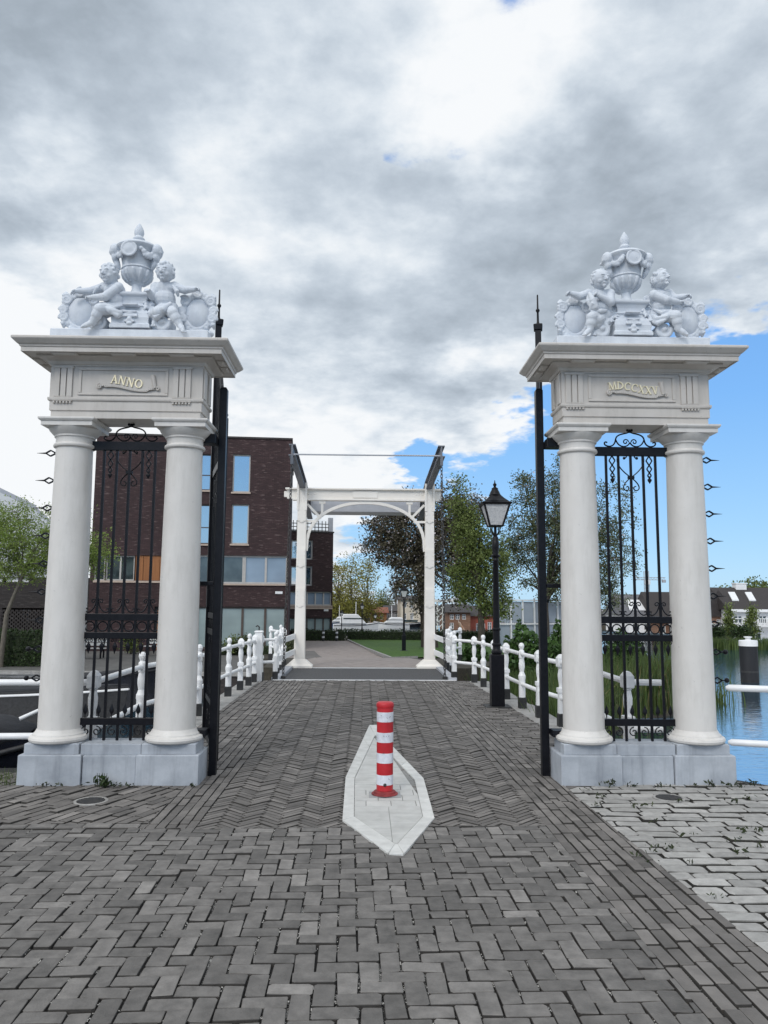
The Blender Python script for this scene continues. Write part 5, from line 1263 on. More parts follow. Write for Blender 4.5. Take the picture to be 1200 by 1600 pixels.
while k < r[1]: m.box(k, k + .55, .1, .16, r[2], r[3]); k += .75
m.build('clerestory_window', plain_white, AN.t)
# white gabled hall behind
W = Bld('white_hall', 'big plain white hall with sloping roof rising behind the young tree', -90, 84, 860, 58, 60, LZ)
zl, zr = W.Z(-70, 735), W.Z(52, 795); z3 = W.Z(70, 825)
ul, um = plane_uv(-70, 735, W.O, W.dx)[0], plane_uv(52, 795, W.O, W.dx)[0]
MB().yprism([(0, -.3), (W.L, -.3), (W.L, z3), (um, zr), (ul, zl), (0, zl - 1)], 0, 14).build('wall', pm('white_render', (.55, .57, .58), (.66, .68, .69), 1.5, .7), W.t)
MB().bar((ul - .5, .1, zl + .3), (um + .1, .1, zr + .05), .5, .18, (0, 1, 0)).bar((um, .1, zr - .02), (W.L, .1, z3 + .02), .5, .18, (0, 1, 0)).build('roof_edge', bridge_grey, W.t)

B = Bld('brick_apartment_block', 'narrow dark purple brick block with roof trellis seen through the left bridge post', 440, 520, 900, 53.5, 54.5, LZ, group='brick apartment blocks')
zb = B.Z(490, 832); ws = [B.R(455, 844, 489, 874), B.R(454, 884.5, 488, 915)]; s1 = B.R(442, 924.5, 518, 946); s2 = B.R(442, 965, 517.5, 987)
B.wall(0, B.L, -.3, zb, ws + [s1, s2], brick_dark, 10)
for r in ws: B.window(r, glass_sky, frame_pale, mull=(.5,), fw=.1)
B.window(s1, blind_blue, frame_pale, mull=(.33, .5, .67, .84), sill=band_pale, fw=.08); B.window(s2, blind_pale, frame_brown, mull=(.33, .5, .67, .84), fw=.08)
MB().box(0, B.L, -.06, -.002, s1[2] - .25, s1[2] - .12).build('string_course', band_pale, B.t)
MB().rect(B.L / 2 + .05, 5.05, [(0, zb + .003), (0, zb + .1), (-.3, zb + .101)], (B.L / 2, 5)).build('roof_edge', roof_dark, B.t)
zz = B.Z(490, 813) ; m = MB(); u1 = plane_uv(515, 820, B.O, B.dx)[0]
k = 0.0
while k < u1: m.box(k, k + .05, .30, .34, zb + .1, zz); k += .26
k = zb + .15
while k < zz: m.box(0, u1, .345, .38, k, k + .05); k += .24
tr = m.build('roof_trellis', roof_dark, B.t); MB().box(u1, u1 + .3, .2, .5, zb + .1, zz + .25).build('trellis_post', bridge_grey, tr)
r = B.R(506, 951.5, 513, 955); MB().box(r[0], r[1], -.04, -.003, r[2], r[3]).build('name_plate', plain_white, B.t)

# simple houses far behind
def house(label, px0, px1, Y, top, eave, base_py, wall_m, roof_m, wins=(), gable=False, group='houses beyond the water', z=None, depth=8, name='house'):
    pm_ = (eave + base_py) / 2
    h = Bld(name, label, px0, px1, pm_, Y, Y + .01, LZ if z is None else z, 'house', group)
    ze, zr = h.Z((px0 + px1) / 2, eave), h.Z((px0 + px1) / 2, top)
    rs = [h.R(*w[:4]) for w in wins]
    h.wall(0, h.L, -.5, ze, rs, wall_m, depth, rev=.12)
    for w, r in zip(wins, rs): h.window(r, glass_dark if len(w) < 5 or w[4] != 'sky' else glass_sky, plain_white, mull=(.5,), fw=max(.05, (r[1] - r[0]) * .07), hbar=(.6,), y=.08)
    o = .3
    if gable: MB().yprism([(-o, ze - .1), (h.L + o, ze - .1), (h.L / 2, zr)], -.2, depth + .2).build('roof', roof_m, h.t)
    else:
        m = MB(); m.rings([[(-o, y, z_) for y, z_ in ((-.4, ze - .05), (depth / 2, zr), (depth + .4, ze - .05))], [(h.L + o, y, z_) for y, z_ in ((-.4, ze - .05), (depth / 2, zr), (depth + .4, ze - .05))]]); m.build('roof', roof_m, h.t)
    return h
cream = pm('cream_render', (.55, .48, .38), (.65, .58, .47), 2, .8); orange_r = pm('orange_render', (.50, .22, .10), (.60, .29, .15), 2, .8); grey_r = pm('grey_render', (.28, .28, .29), (.38, .38, .39), 2, .8); white_r = pm('white_wall', (.6, .6, .6), (.72, .72, .72), 2, .7); redr = pm('red_render', (.33, .08, .05), (.42, .12, .08), 2, .8)
house('small orange-red house with red roof far behind the hedge', 580, 604, 98, 949, 957, 985, orange_r, roof_red, [(583, 960, 587, 968), (594, 960, 599, 968)])
house('cream house with tall cream front beside the copper tree', 626, 659, 92, 930, 936, 986, cream, roof_dark, [(630, 940, 635, 950), (641, 940, 646, 950), (630, 958, 635, 968), (641, 958, 646, 968)])
house('grey house with dark gable roof between the orange and the cream house', 603, 626, 104, 946, 954, 985, grey_r, roof_dark, [(606, 957, 611, 966), (616, 957, 621, 966)])
house('low pale grey house at the foot of the yellow willows', 530, 580, 112, 962, 968, 985, grey_r, roof_dark, [(536, 970, 541, 978), (548, 970, 553, 978), (560, 970, 565, 978)])
house('brick row house with white windows right of the right bridge post', 700, 735, 76, 944, 956, 990, brick_warm, roof_dark, [(703, 960, 709, 968), (712, 960, 718, 968), (722, 960, 728, 968), (703, 973, 709, 983)], )
house('red-fronted house with white windows behind the green tree', 735, 772, 78, 946, 962, 992, redr, roof_dark, [(744, 974, 750, 985), (752, 974, 758, 985), (762, 972, 768, 984)])
house('small brick house with white sash windows behind the street lamp', 772, 812, 80, 952, 962, 992, brick_warm, roof_dark, [(776, 972, 782, 984), (790, 972, 796, 984), (800, 972, 806, 984)])
h = house('modern house with slanting skylights seen through the right grille', 982, 1030, 86, 928, 962, 1000, white_r, pm('grey_roof', (.10, .10, .11), (.16, .16, .17), 3, .6), [(988, 968, 1000, 985), (1006, 968, 1020, 985)])
ze = h.Z(1000, 962); zr = h.Z(1000, 928)
for k in range(3):
    u = h.L * (.12 + .30 * k); m = MB(); y0, y1 = .6, 2.6; f = lambda y: ze - .05 + (zr - ze + .05) * (y + .4) / 4.4 + .06
    m.rings([[(u, y0, f(y0)), (u + .9, y0, f(y0)), (u + 1.2, y1, f(y1)), (u + .3, y1, f(y1))], [(u, y0, f(y0) + .1), (u + .9, y0, f(y0) + .1), (u + 1.2, y1, f(y1) + .1), (u + .3, y1, f(y1) + .1)]]); m.build('skylight', plain_white, h.t)
house('brown-roofed house touching the right column of the MDCCXXV pier', 1028, 1075, 84, 924, 972, 1000, brick_warm, roof_dark, [(1034, 978, 1040, 990)])
h2 = house('dark-roofed house with two skylights and white balcony across the blue canal', 1142, 1250, 72, 917, 952, 1003, white_r, roof_dark, [(1147, 962, 1160, 974), (1166, 962, 1180, 974), (1186, 962, 1198, 974), (1150, 982, 1164, 1000), (1172, 982, 1190, 1000), (1206, 962, 1220, 974)], depth=7)
zE, zR = h2.Z(1170, 952), h2.Z(1170, 917)
for pxs in (1157, 1184):
    u = plane_uv(pxs, 940, h2.O, h2.dx)[0]; f = lambda y: zE - .05 + (zR - zE + .05) * (y + .4) / 3.9 + .05
    m = MB(); m.rings([[(u - .3, 1.0, f(1.0) + k), (u + .35, 1.0, f(1.0) + k), (u + .65, 2.4, f(2.4) + k), (u, 2.4, f(2.4) + k)] for k in (0, .12)]); m.build('skylight', plain_white, h2.t)
MB().box(-.3, h2.L, -1.2, -.05, h2.Z(1170, 978.5), h2.Z(1170, 977)).build('balcony_floor', plain_white, h2.t)
m = MB(); bz0, bz1 = h2.Z(1170, 977), h2.Z(1170, 967)
k = -.2
while k < h2.L: m.box(k, k + .05, -1.15, -1.1, bz0, bz1); k += .35
m.box(-.3, h2.L, -1.18, -1.08, bz1, bz1 + .07); m.build('balcony_railing', plain_white, h2.t)
MB().box(-.4, h2.L, -.5, -.38, zE - .25, zE).build('eaves_board', plain_white, h2.t)
m = MB(); u = plane_uv(1182, 915, h2.O, h2.dx)[0]; m.box(u - .45, u + .6, 3.1, 3.9, zR - .4, zR + .35).box(u - .5, u + .65, 3.05, 3.95, zR + .351, zR + .45); m.build('roof_vent', plain_white, h2.t)
house('dark gabled house left of the house with two skylights across the canal', 1098, 1150, 74, 922, 962, 1003, brick_warm, roof_dark, [(1120, 968, 1128, 976), (1132, 982, 1142, 998)], gable=True)
house('low white-edged boathouse at the water left of the gabled house', 1102, 1140, 68, 975, 979, 1003, brick_grey, plain_white, [(1118, 984, 1126, 996)])

# crane
p = at(1012, 960, 260); t = thing('tower_crane', (p.x, 260, LZ), 'distant thin tower crane above the roofs behind the right grille', 'crane')
zj = at(1012, 906, 260).z - LZ; m = MB()
for sx in (-.6, .6):
    for sy in (-.6, .6): m.box(sx - .1, sx + .1, sy - .1, sy + .1, 0, zj + 3)
k = 0
while k < zj: m.bar((-.6, -.6, k), (.6, -.6, k + 1.4), .1); m.bar((.6, .6, k), (-.6, .6, k + 1.4), .1); k += 1.4
m.build('mast', bridge_grey, t)
m = MB(); x0, x1 = -4.5, 6.5
for z in (0, .8): m.bar((x0, 0, zj + z), (x1, 0, zj + z), .2)
k = x0
while k < x1: m.bar((k, 0, zj), (k + .55, 0, zj + .8), .1); m.bar((k + .55, 0, zj + .8), (k + 1.1, 0, zj), .1); k += 1.1
m.box(5.4, 6.5, -.5, .5, zj - .9, zj); m.build('jib', bridge_grey, t); MB().box(-.8, .8, -1.4, -.5, zj - 1.6, zj - .1).build('cab', plain_white, t)

# screen wall of grey panels in white frames
SW = Bld('panel_screen', 'tall screen wall of blue-grey panels in white steel frames behind the brambles', 779, 906, 960, 47, 48.5, LZ, 'screen wall')
panel_m = pm('grey_panel', (.27, .31, .36), (.33, .37, .42), 1, .35); nP = 7; w = SW.L / nP; zT, zM, zB = SW.Z(830, 937), SW.Z(830, 975), -.2
for k in range(nP):
    MB().box(w * k + .05, w * (k + 1) - .05, .0, .04, zM + .08, zT - .12).build('panel', panel_m, SW.t); MB().box(w * k + .05, w * (k + 1) - .05, .0, .04, zB, zM - .05).build('panel', panel_m, SW.t)
    MB().box(w * k - .04, w * k + .04, -.10, -.01, zB, zT + (.1 if k % 2 else 0)).build('upright', plain_white, SW.t)
MB().box(-.1, SW.L, -.14, -.101, zT - .08, zT).box(-.1, SW.L, -.14, -.101, zM - .03, zM + .05).build('frame_rail', plain_white, SW.t)

# white lattice portal beyond the hedge, folded parasol
p = at(694, 985, 62); t = thing('lattice_portal', (p.x, 62, LZ), 'white lattice steel portal seen just right of the right bridge post', 'steel portal')
zz = at(694, 941, 62).z - LZ; m = MB()
for x in (-.55, -.1): m.box(x - .06, x + .06, -.06, .06, 0, zz)
k = .1
while k < zz - .5: m.bar((-.55, 0, k), (-.1, 0, k + .45), .06); k += .45
m.build('lattice_leg', plain_white, t); MB().box(-.9, .75, -.15, .15, zz, zz + .22).build('top_beam', plain_white, t)
p = at(726, 1000, 54); t = thing('folded_parasol', (p.x, 54, LZ), 'folded orange and white striped parasol leaning in front of the row houses', 'parasol')
pk = pm('parasol_cloth', (.60, .22, .10), (.7, .62, .52), 1.2, .8, stretch=(6, 6, .1))
MB().tube([(.25, 0, .1), (.0, 0, .5), (-.38, 0, 1.25), (-.42, 0, 1.32)], [.20, .17, .09, .01], 9).build('cloth', pk, t, smooth=30); MB().tube([(.33, 0, -.1), (-.45, 0, 1.4)], .02, 6).build('pole', plain_white, t)

# boats in the inner harbour beyond the hedge
harb = bpy.data.materials.new('harbour_water'); nt, b = nodes(harb); b.inputs['Base Color'].default_value = (.03, .05, .06, 1); b.inputs['Roughness'].default_value = .1
MB().box(-9.5, 13.5, 66, 90, LZ - .2, LZ + .03).build('harbour_water', harb, kind='structure')
def cruiser(px, Y, Ln, label, top, hm=None):
    p = at(px, 975, Y); t = boat((p.x, Y, LZ - .1), rnd.choice([0, PI]) + rnd.uniform(-.15, .15), Ln, 1.7, hm or plain_white, label, rail=navy if hm is None else plain_white, hh=.72, group='boats in the harbour')
    h_ = (at(px, top, Y).z - LZ)
    MB().rings([[(x0, -.9, z), (x1, -.9, z), (x1, .9, z), (x0, .9, z)] for z, x0, x1 in ((.68, -Ln * .35, Ln * .22), (h_ * .8, -Ln * .33, Ln * .10), (h_, -Ln * .28, Ln * .02))]).build('cabin', plain_white, t, bevel=.05)
    MB().rings([[(x0, -.93, z), (x1, -.93, z), (x1, .93, z), (x0, .93, z)] for z, x0, x1 in ((1.0 + (h_ * .8 - .9) * .35, -Ln * .30, Ln * .17), (.9 + (h_ * .8 - .9) * .92, -Ln * .29, Ln * .125))]).build('cabin_window', glass_dark, t)
    MB().tube([(0, 0, h_), (0, 0, h_ + 1.2)], .03, 6).build('mast', plain_white, t)
cruiser(556, 76, 4.4, 'white cabin cruiser moored behind the hedge below the willows', 958)
cruiser(530, 84, 3.6, 'dark blue cabin cruiser with white cabin moored closest to the narrow brick block', 962, pm('boat_blue', (.02, .05, .13), (.03, .07, .17), 5, .3))
cruiser(612, 80, 3.6, 'white cabin cruiser moored in front of the grey gabled house', 963)
cruiser(645, 84, 3.4, 'black-hulled cabin cruiser with white cabin moored in front of the cream house', 968, navy)

# terrace furniture and wall
def bench(px0, px1, py, Y, label):
    a, b2 = at(px0, py, Y), at(px1, py, Y); L_ = b2.x - a.x; t = thing('park_bench', ((a.x + b2.x) / 2, Y, LZ + .004), label, 'bench', 'benches on the terrace')
    m = MB()
    for k in range(3): m.box(-L_ / 2, L_ / 2, -.45 + k * .15, -.33 + k * .15, .43, .46)
    m.build('seat', bench_wood, t); m = MB()
    for k in range(3): m.box(-L_ / 2, L_ / 2, .02 + k * .02, .05 + k * .02, .55 + k * .15, .67 + k * .15)
    m.build('backrest', bench_wood, t)
    for s in (-1, 1): m = MB(); x = s * L_ * .36; m.bar((x, -.4, 0), (x, -.4, .43), .06).bar((x, .0, 0), (x, .07, .95), .06).bar((x, -.42, .40), (x, .02, .40), .05); m.build('leg', iron, t)
bench(127, 168, 1010, 36, 'white slatted bench on the canal terrace seen low through the left grille')
bench(228, 258, 1014, 38, 'white slatted bench half hidden by the inner column of the ANNO pier')
t = thing('quay_wall', (-30, 28.8, WZ), 'grey stone quay wall with pale cap along the far side of the dark canal', 'quay wall')
a, b2 = Vector((-40, 1.36 - .06, 0)), Vector((27.2, -1.31 - .06, 0))
MB().bar((a.x, a.y, .2), (b2.x, b2.y, .2), .12, 1.3).build('wall', brick_grey, t); MB().bar((a.x, a.y + .12, .80), (b2.x, b2.y + .12, .80), .5, .10).build('cap_stone', slab_stone, t)

# two small striped bollards by the hedge
for px, lab in ((505, 'small black and white banded post near the narrow brick block'), (526, 'small black and white banded post at the left end of the lawn')):
    p = gr(px, 1002, LZ); t = thing('striped_post', (p.x, p.y, LZ), lab, 'bollard', 'striped posts by the hedge')
    MB().lathe([(0, 0), (.09, 0), (.08, .7), (.05, .74), (0, .745)], 12).build('shaft', iron_dull, t, smooth=40)
    for z in (.22, .52): MB().lathe([(.0865, z), (.092, z), (.090, z + .12), (.0845, z + .12)], 12).build('white_band', plain_white, t)

# ---------------------------------------------------------------- plants
def leafmat(name, c1, c2, tr=.3, isl=.45): return pm(name, c1, c2, 1.2, .55, island=isl, trans=tr, spec=.35)
def quads(C, U, V_): return np.stack([C - U, C - V_ * .55, C + U, C + V_ * .55], 1).reshape(-1, 3)
def leaves_mesh(name, pts, size, mat, parent, aspect=.55, droop=0.0, kind=None, spread=.3):
    n = len(pts); d = npr.normal(size=(n, 3)); d /= np.linalg.norm(d, axis=1, keepdims=True)
    d[:, 2] -= droop; d /= np.linalg.norm(d, axis=1, keepdims=True)
    e = npr.normal(size=(n, 3)); e -= d * (e * d).sum(1, keepdims=True); e /= np.linalg.norm(e, axis=1, keepdims=True)
    s = size * npr.uniform(1 - spread, 1 + spread, size=(n, 1)); v = quads(pts, d * s * .5, e * s * aspect)
    me = bpy.data.meshes.new(name); me.vertices.add(len(v)); me.vertices.foreach_set('co', v.astype(np.float32).ravel())
    me.loops.add(n * 4); me.loops.foreach_set('vertex_index', np.arange(n * 4, dtype=np.int32)); me.polygons.add(n)
    me.polygons.foreach_set('loop_start', np.arange(0, n * 4, 4, dtype=np.int32)); me.polygons.foreach_set('loop_total', np.full(n, 4, dtype=np.int32)); me.update()
    return link(name, me, mat, parent, kind=kind)
def in_ell(E):
    c, r = E
    while True:
        p = npr.normal(size=3); p /= np.linalg.norm(p); q = npr.uniform(0, 1) ** .42
        return np.array(c) + p * np.array(r) * q
def tree(name, label, base, fork, r0, ells, tips, per, size, lm, bm, sig=.35, mains=9, bare=0.0, aspect=.55, group=None, droop=.0, cat='tree', twig=.012, up=.4, bloom=0):
    """tapered trunk, limbs reaching through the crown, twigs with leaf clumps; positions relative to base"""
    base = Vector(base); t = thing(name, base, label, cat, group); fork = [Vector(p) - base for p in fork]
    E = [(tuple(Vector(c) - base), r) for c, r, *_ in ells]; wts = np.array([(e[2] if len(e) > 2 else 1) * e[1][0] * e[1][2] for e in ells]); wts = wts / wts.sum()
    m = MB(); k = len(fork); m.tube([(0, 0, -.2)] + fork, [r0 * 1.25] + [r0 * (1 - .5 * i / max(1, k - 1)) for i in range(k)], 9)
    S = [(np.array(fork[-1]), r0 * .5)]
    for i in range(mains):
        e = E[npr.choice(len(E), p=wts)]; tgt = Vector(in_ell(e)); s = fork[-1] if rnd.random() < .6 or k < 2 else fork[-2].lerp(fork[-1], rnd.uniform(.4, 1)); L_ = (tgt - s).length
        c1 = s + Vector((0, 0, L_ * up)) + (tgt - s) * .15; c2 = s + (tgt - s) * .65 + Vector((rnd.gauss(0, .12), rnd.gauss(0, .12), .12)) * L_
        P = bez(s, c1, c2, tgt, 9); rr = [max(r0 * .42 * (1 - j / 9.5), .012) for j in range(10)]; m.tube(P, rr, 6)
        S += [(np.array(p), r) for p, r in zip(P[2:], rr[2:])]
    SP = np.array([s[0] for s in S]); pts = []
    for i in range(tips):
        e = E[npr.choice(len(E), p=wts)]; p = in_ell(e); d2 = ((SP - p) ** 2).sum(1) + np.where(SP[:, 2] > p[2] + .2, 1.0, 0) ; j = int(d2.argmin()); s = Vector(SP[j]); q = Vector(p)
        mid = s.lerp(q, .5) + Vector((rnd.gauss(0, .06), rnd.gauss(0, .06), .10)) * (q - s).length
        m.tube([s, mid, q], [min(S[j][1] * .7, twig * 1.8), twig, twig * .35], 4, False)
        if i % 3 == 0 and len(SP) < 900: SP = np.vstack([SP, np.array(mid)[None]]); S.append((np.array(mid), twig))
        if rnd.random() < bare: continue
        c = npr.poisson(per); a = npr.normal(size=(c, 3)) * sig; a[:, 2] *= .75
        tt = npr.uniform(.35, 1.05, size=(c, 1)); pts.append(np.array(mid) * (1 - tt) + p * tt + a)
    m.build('trunk', bm, t, smooth=60, fix=False)
    P = np.vstack(pts)
    if bloom:
        k = npr.uniform(size=len(P)) < bloom; leaves_mesh('blossom', P[k], size * .8, lf_blossom, t, .8); P = P[~k]
    leaves_mesh('crown', P, size, lm, t, aspect, droop)
    return t
def E_(px, py, rx, ry, Y, dy=0.0, w=1.0, dz=.9):
    c = at(px, py, Y + dy); k = Y / 1200; return (tuple(c), (rx * k, min(rx, ry) * k * dz, ry * k), w)
lf_fresh = leafmat('leaf_fresh_green', (.16, .23, .045), (.26, .34, .09), .4); lf_green = leafmat('leaf_mid_green', (.09, .125, .03), (.18, .22, .065), .3)
lf_dark = leafmat('leaf_dark_green', (.018, .036, .010), (.04, .07, .018), .2); lf_copper = leafmat('leaf_copper', (.055, .055, .028), (.13, .11, .075), .3, .75)
lf_grey = leafmat('leaf_grey_green', (.065, .085, .036), (.14, .16, .08), .3, .5); lf_yellow = leafmat('leaf_yellow_green', (.20, .19, .035), (.32, .30, .08), .4)
lf_bramble = leafmat('leaf_bramble', (.035, .08, .018), (.08, .145, .04), .2, .5); lf_blossom = leafmat('blossom', (.40, .36, .36), (.58, .52, .54), .3)

Y = 31.0; z = LZ
tree('young_tree', 'slanting young tree with fresh pale green leaves at the left edge on the terrace', at(3, 990, Y).to_tuple()[:2] + (z,), [at(10, 960, Y), at(24, 925, Y), at(36, 900, Y)], .085,
     [E_(30, 860, 62, 55, Y), E_(95, 858, 55, 45, Y, 0, 1), E_(150, 865, 30, 36, Y, .3, .9), E_(10, 810, 50, 38, Y, 0, .6), E_(100, 812, 42, 26, Y, 0, .45), E_(-40, 850, 50, 60, Y, 0, .7)], 700, 40, .105, lf_fresh, bark_pale, sig=.19, mains=16, aspect=.34, droop=.3, twig=.008)
Y = 45.0
tree('copper_tree', 'large dark copper-leaved tree behind the right bridge post', at(672, 985, Y).to_tuple()[:2] + (z,), [at(668, 960, Y), at(660, 930, Y), at(656, 905, Y)], .42,
     [E_(655, 850, 70, 62, Y), E_(615, 835, 50, 55, Y), E_(590, 850, 28, 36, Y, 0, .8), E_(700, 815, 45, 62, Y, 0, 1.1), E_(640, 910, 40, 40, Y, -1, .6), E_(715, 880, 35, 75, Y), E_(735, 800, 28, 40, Y), E_(660, 950, 18, 40, Y, 0, .6), E_(640, 795, 45, 32, Y)], 900, 38, .14, lf_copper, bark, sig=.25, mains=18, aspect=.6, bloom=.13)
Y = 37.0
tree('green_tree', 'bushy mid green tree between the right bridge post and the big street lamp', at(752, 990, Y).to_tuple()[:2] + (farz(Y),), [at(752, 972, Y), at(751, 955, Y), at(750, 940, Y)], .16,
     [E_(752, 900, 42, 55, Y), E_(738, 845, 34, 42, Y), E_(722, 800, 24, 36, Y, 0, .8), E_(775, 945, 34, 28, Y), E_(775, 860, 22, 34, Y, 0, .8), E_(745, 815, 20, 34, Y, 0, .7), E_(720, 900, 22, 34, Y), E_(718, 765, 14, 22, Y, 0, .5), E_(790, 900, 16, 30, Y, 0, .6)], 480, 34, .12, lf_green, bark, sig=.21, mains=16)
Y = 47.0
tree('airy_tree', 'wide airy grey-green tree spreading behind the right gate pier and panel screen', at(853, 985, Y).to_tuple()[:2] + (z,), [at(853, 970, Y), at(853, 955, Y), at(854, 938, Y)], .20,
     [E_(850, 815, 58, 80, Y), E_(812, 860, 36, 62, Y), E_(905, 850, 62, 78, Y), E_(960, 870, 46, 62, Y, 0, .8), E_(868, 750, 24, 40, Y, 0, .6), E_(905, 765, 42, 45, Y, 0, .7), E_(965, 800, 34, 55, Y, 0, .55), E_(820, 770, 26, 40, Y, 0, .55), E_(885, 915, 70, 26, Y), E_(950, 935, 34, 26, Y)], 1050, 34, .135, lf_grey, bark, sig=.24, mains=32, aspect=.5, up=.25, bloom=.04)
# willows and park trees beyond the harbour
for i, (px, pt, w, hh, Yd, lab, lm, bare) in enumerate((
        (528, 925, 17, 42, 88, 'yellow-green willow closest to the narrow brick block', lf_yellow, .1), (548, 918, 20, 48, 92, 'yellow-green willow with bare top twigs above the white cruiser', lf_yellow, .15),
        (572, 922, 21, 46, 96, 'yellow-green willow left of the orange-red house', lf_yellow, .1), (597, 930, 15, 34, 120, 'olive green round tree above the orange-red house', lf_green, .05), (618, 905, 20, 36, 118, 'nearly bare grey tree behind the lamp on the lawn', lf_blossom, .75))):
    b0 = at(px, 985, Yd); k = Yd / 1200
    tree('willow_tree' if lm is lf_yellow else 'park_tree', lab, (b0.x, Yd, LZ), [(b0.x, Yd, LZ + 1.2), (b0.x + .1, Yd, LZ + 2.6)], .16,
         [E_(px, pt + hh * .45, w, hh * .62, Yd), E_(px - w * .4, pt + hh * .8, w * .8, hh * .45, Yd), E_(px + w * .45, pt + hh * .75, w * .8, hh * .5, Yd)] + ([E_(px, pt - 22, w * .85, 34, Yd, 0, .7)] if lm is not lf_green else []), 240, 22 if lm is not lf_blossom else 8, .22, lm, bark_pale, sig=.45, mains=14, bare=bare + .08, group='park trees beyond the harbour', twig=.022, up=.6)
for px, Yd, w, top, lab in ((1140, 62, 13, 944, 'slim conical tree left of its twin in front of the balcony house'), (1174, 62, 14, 944, 'slim conical tree right of its twin in front of the balcony house')):
    b0 = at(px, 1003, Yd)
    tree('conical_tree', lab, (b0.x, Yd, LZ - .1), [(b0.x, Yd, LZ + .3), (b0.x, Yd, LZ + .9)], .07, [E_(px, top + 30, w * .62, 26, Yd), E_(px, top + 12, w * .35, 14, Yd, 0, .7), E_(px, top + 40, w * .7, 14, Yd)], 110, 14, .17, lf_green, bark, sig=.17, mains=8, group='conical trees on the far bank')
for px, Yd, w, top, lab in ((1128, 112, 28, 915, 'round green tree behind the dark gabled house'), (1168, 118, 34, 903, 'large green tree behind the balcony house'), (1205, 112, 30, 905, 'green tree at the right edge behind the balcony house'), (1100, 125, 22, 922, 'pale green tree behind the right column of the gate')):
    b0 = at(px, 990, Yd)
    tree('bank_tree', lab, (b0.x, Yd, LZ), [(b0.x, Yd, LZ + 1.5), (b0.x, Yd, LZ + 3)], .3, [E_(px, top + 28, w, 26, Yd), E_(px - w * .4, top + 34, w * .7, 22, Yd), E_(px + w * .4, top + 22, w * .6, 22, Yd)], 170, 16, .42, lf_green, bark, sig=.6, mains=9, group='trees on the far bank', twig=.03)
for px, Yd, w, lab in ((1118, 60, 13, 'dark round shrub by the boathouse on the far bank'), (1158, 60, 17, 'dark round shrub between the two conical trees')):
    b0 = at(px, 1003, Yd)
    tree('round_shrub', lab, (b0.x, Yd, LZ - .1), [(b0.x, Yd, LZ + .15), (b0.x, Yd, LZ + .35)], .06, [E_(px, 990, w, 13, Yd)], 90, 14, .18, lf_dark, bark, sig=.2, mains=6, cat='shrub', group='shrubs on the far bank')

def hedge(a, b2, wd, ht, z, lm, label, dens=260, size=.10, group='hedges'):
    a, b2 = Vector(a), Vector(b2); L_ = (b2 - a).length; t = thing('hedge', (a.x, a.y, z), label, 'hedge', group, rz=math.atan2(b2.y - a.y, b2.x - a.x))
    MB().rect(L_ / 2 - .08, wd / 2 - .08, [(0, 0), (0, ht - .1), (-.1, ht - .04)], (L_ / 2, 0)).build('twig_core', twig_green, t)
    n = int(dens * L_ * (ht + wd)); u = npr.uniform(0, L_, n); q = npr.uniform(0, ht * 2 + wd, n)
    y = np.where(q < ht, -wd / 2, np.where(q < ht + wd, q - ht - wd / 2, wd / 2)); zz = np.where(q < ht, q, np.where(q < ht + wd, ht, q - ht - wd))
    P = np.stack([u, y, zz], 1) + npr.normal(size=(n, 3)) * .045; P[:, 2] += .05 * np.sin(u * 2.3) + .03 * np.sin(u * 5.1)
    e = int(n * wd / L_ * .5) + 10
    P = np.vstack([P, np.stack([npr.choice([0, L_], e) + npr.normal(size=e) * .04, npr.uniform(-wd / 2, wd / 2, e), npr.uniform(0, ht, e)], 1)])
    leaves_mesh('foliage', P, size, lm, t)
hA, hB = at(474, 1000, 53.2), at(668, 1000, 53.2)
hedge((hA.x - .8, 53.2), (at(540, 1000, 53).x, 53.4), .8, .72, LZ, lf_dark, 'clipped dark green hedge left of the path beyond the bridge', 110, .13)
hedge((at(541, 1000, 54).x, 54.4), (hB.x + 1.5, 54.0), .8, .66, LZ, lf_dark, 'clipped dark green hedge along the far side of the lawn', 110, .13)
hedge((at(690, 1000, 50).x, 50), (at(800, 1000, 50).x, 51), .9, .8, LZ, lf_dark, 'dark green hedge behind the lawn right of the bridge', 110, .13)
hedge((-18.5, 31.9), (-12.7, 31.9), 1.2, 1.34, LZ, lf_dark, 'tall dark green hedge on the left terrace under the young tree', 420, .10)
hedge((at(342, 1000, 39).x, 39), (at(446, 1000, 39).x, 39.5), .9, .42, LZ, lf_dark, 'low dark green hedge below the pale ground floor windows', 150, .10)
for px, w, hh, Yd, lab, lm in ((205, 16, 14, 39, 'green shrub beside the white bench behind the left grille', lf_green), (362, 10, 12, 38.5, 'loose flowering shrub below the pale windows beside the gate leaf', lf_green), (378, 9, 13, 38.4, 'loose flowering shrub next to the square white post', lf_grey), (455, 9, 10, 38, 'small grey-green shrub between bridge chain and portal post', lf_grey)):
    b0 = at(px, 1018, Yd)
    tree('shrub', lab, (b0.x, Yd, LZ), [(b0.x, Yd, LZ + .1), (b0.x, Yd, LZ + .25)], .05, [E_(px, 1016 - hh * .8, w, hh, Yd)], 60, 12, .11, lm, bark, sig=.14, mains=6, cat='shrub', group='terrace shrubs')
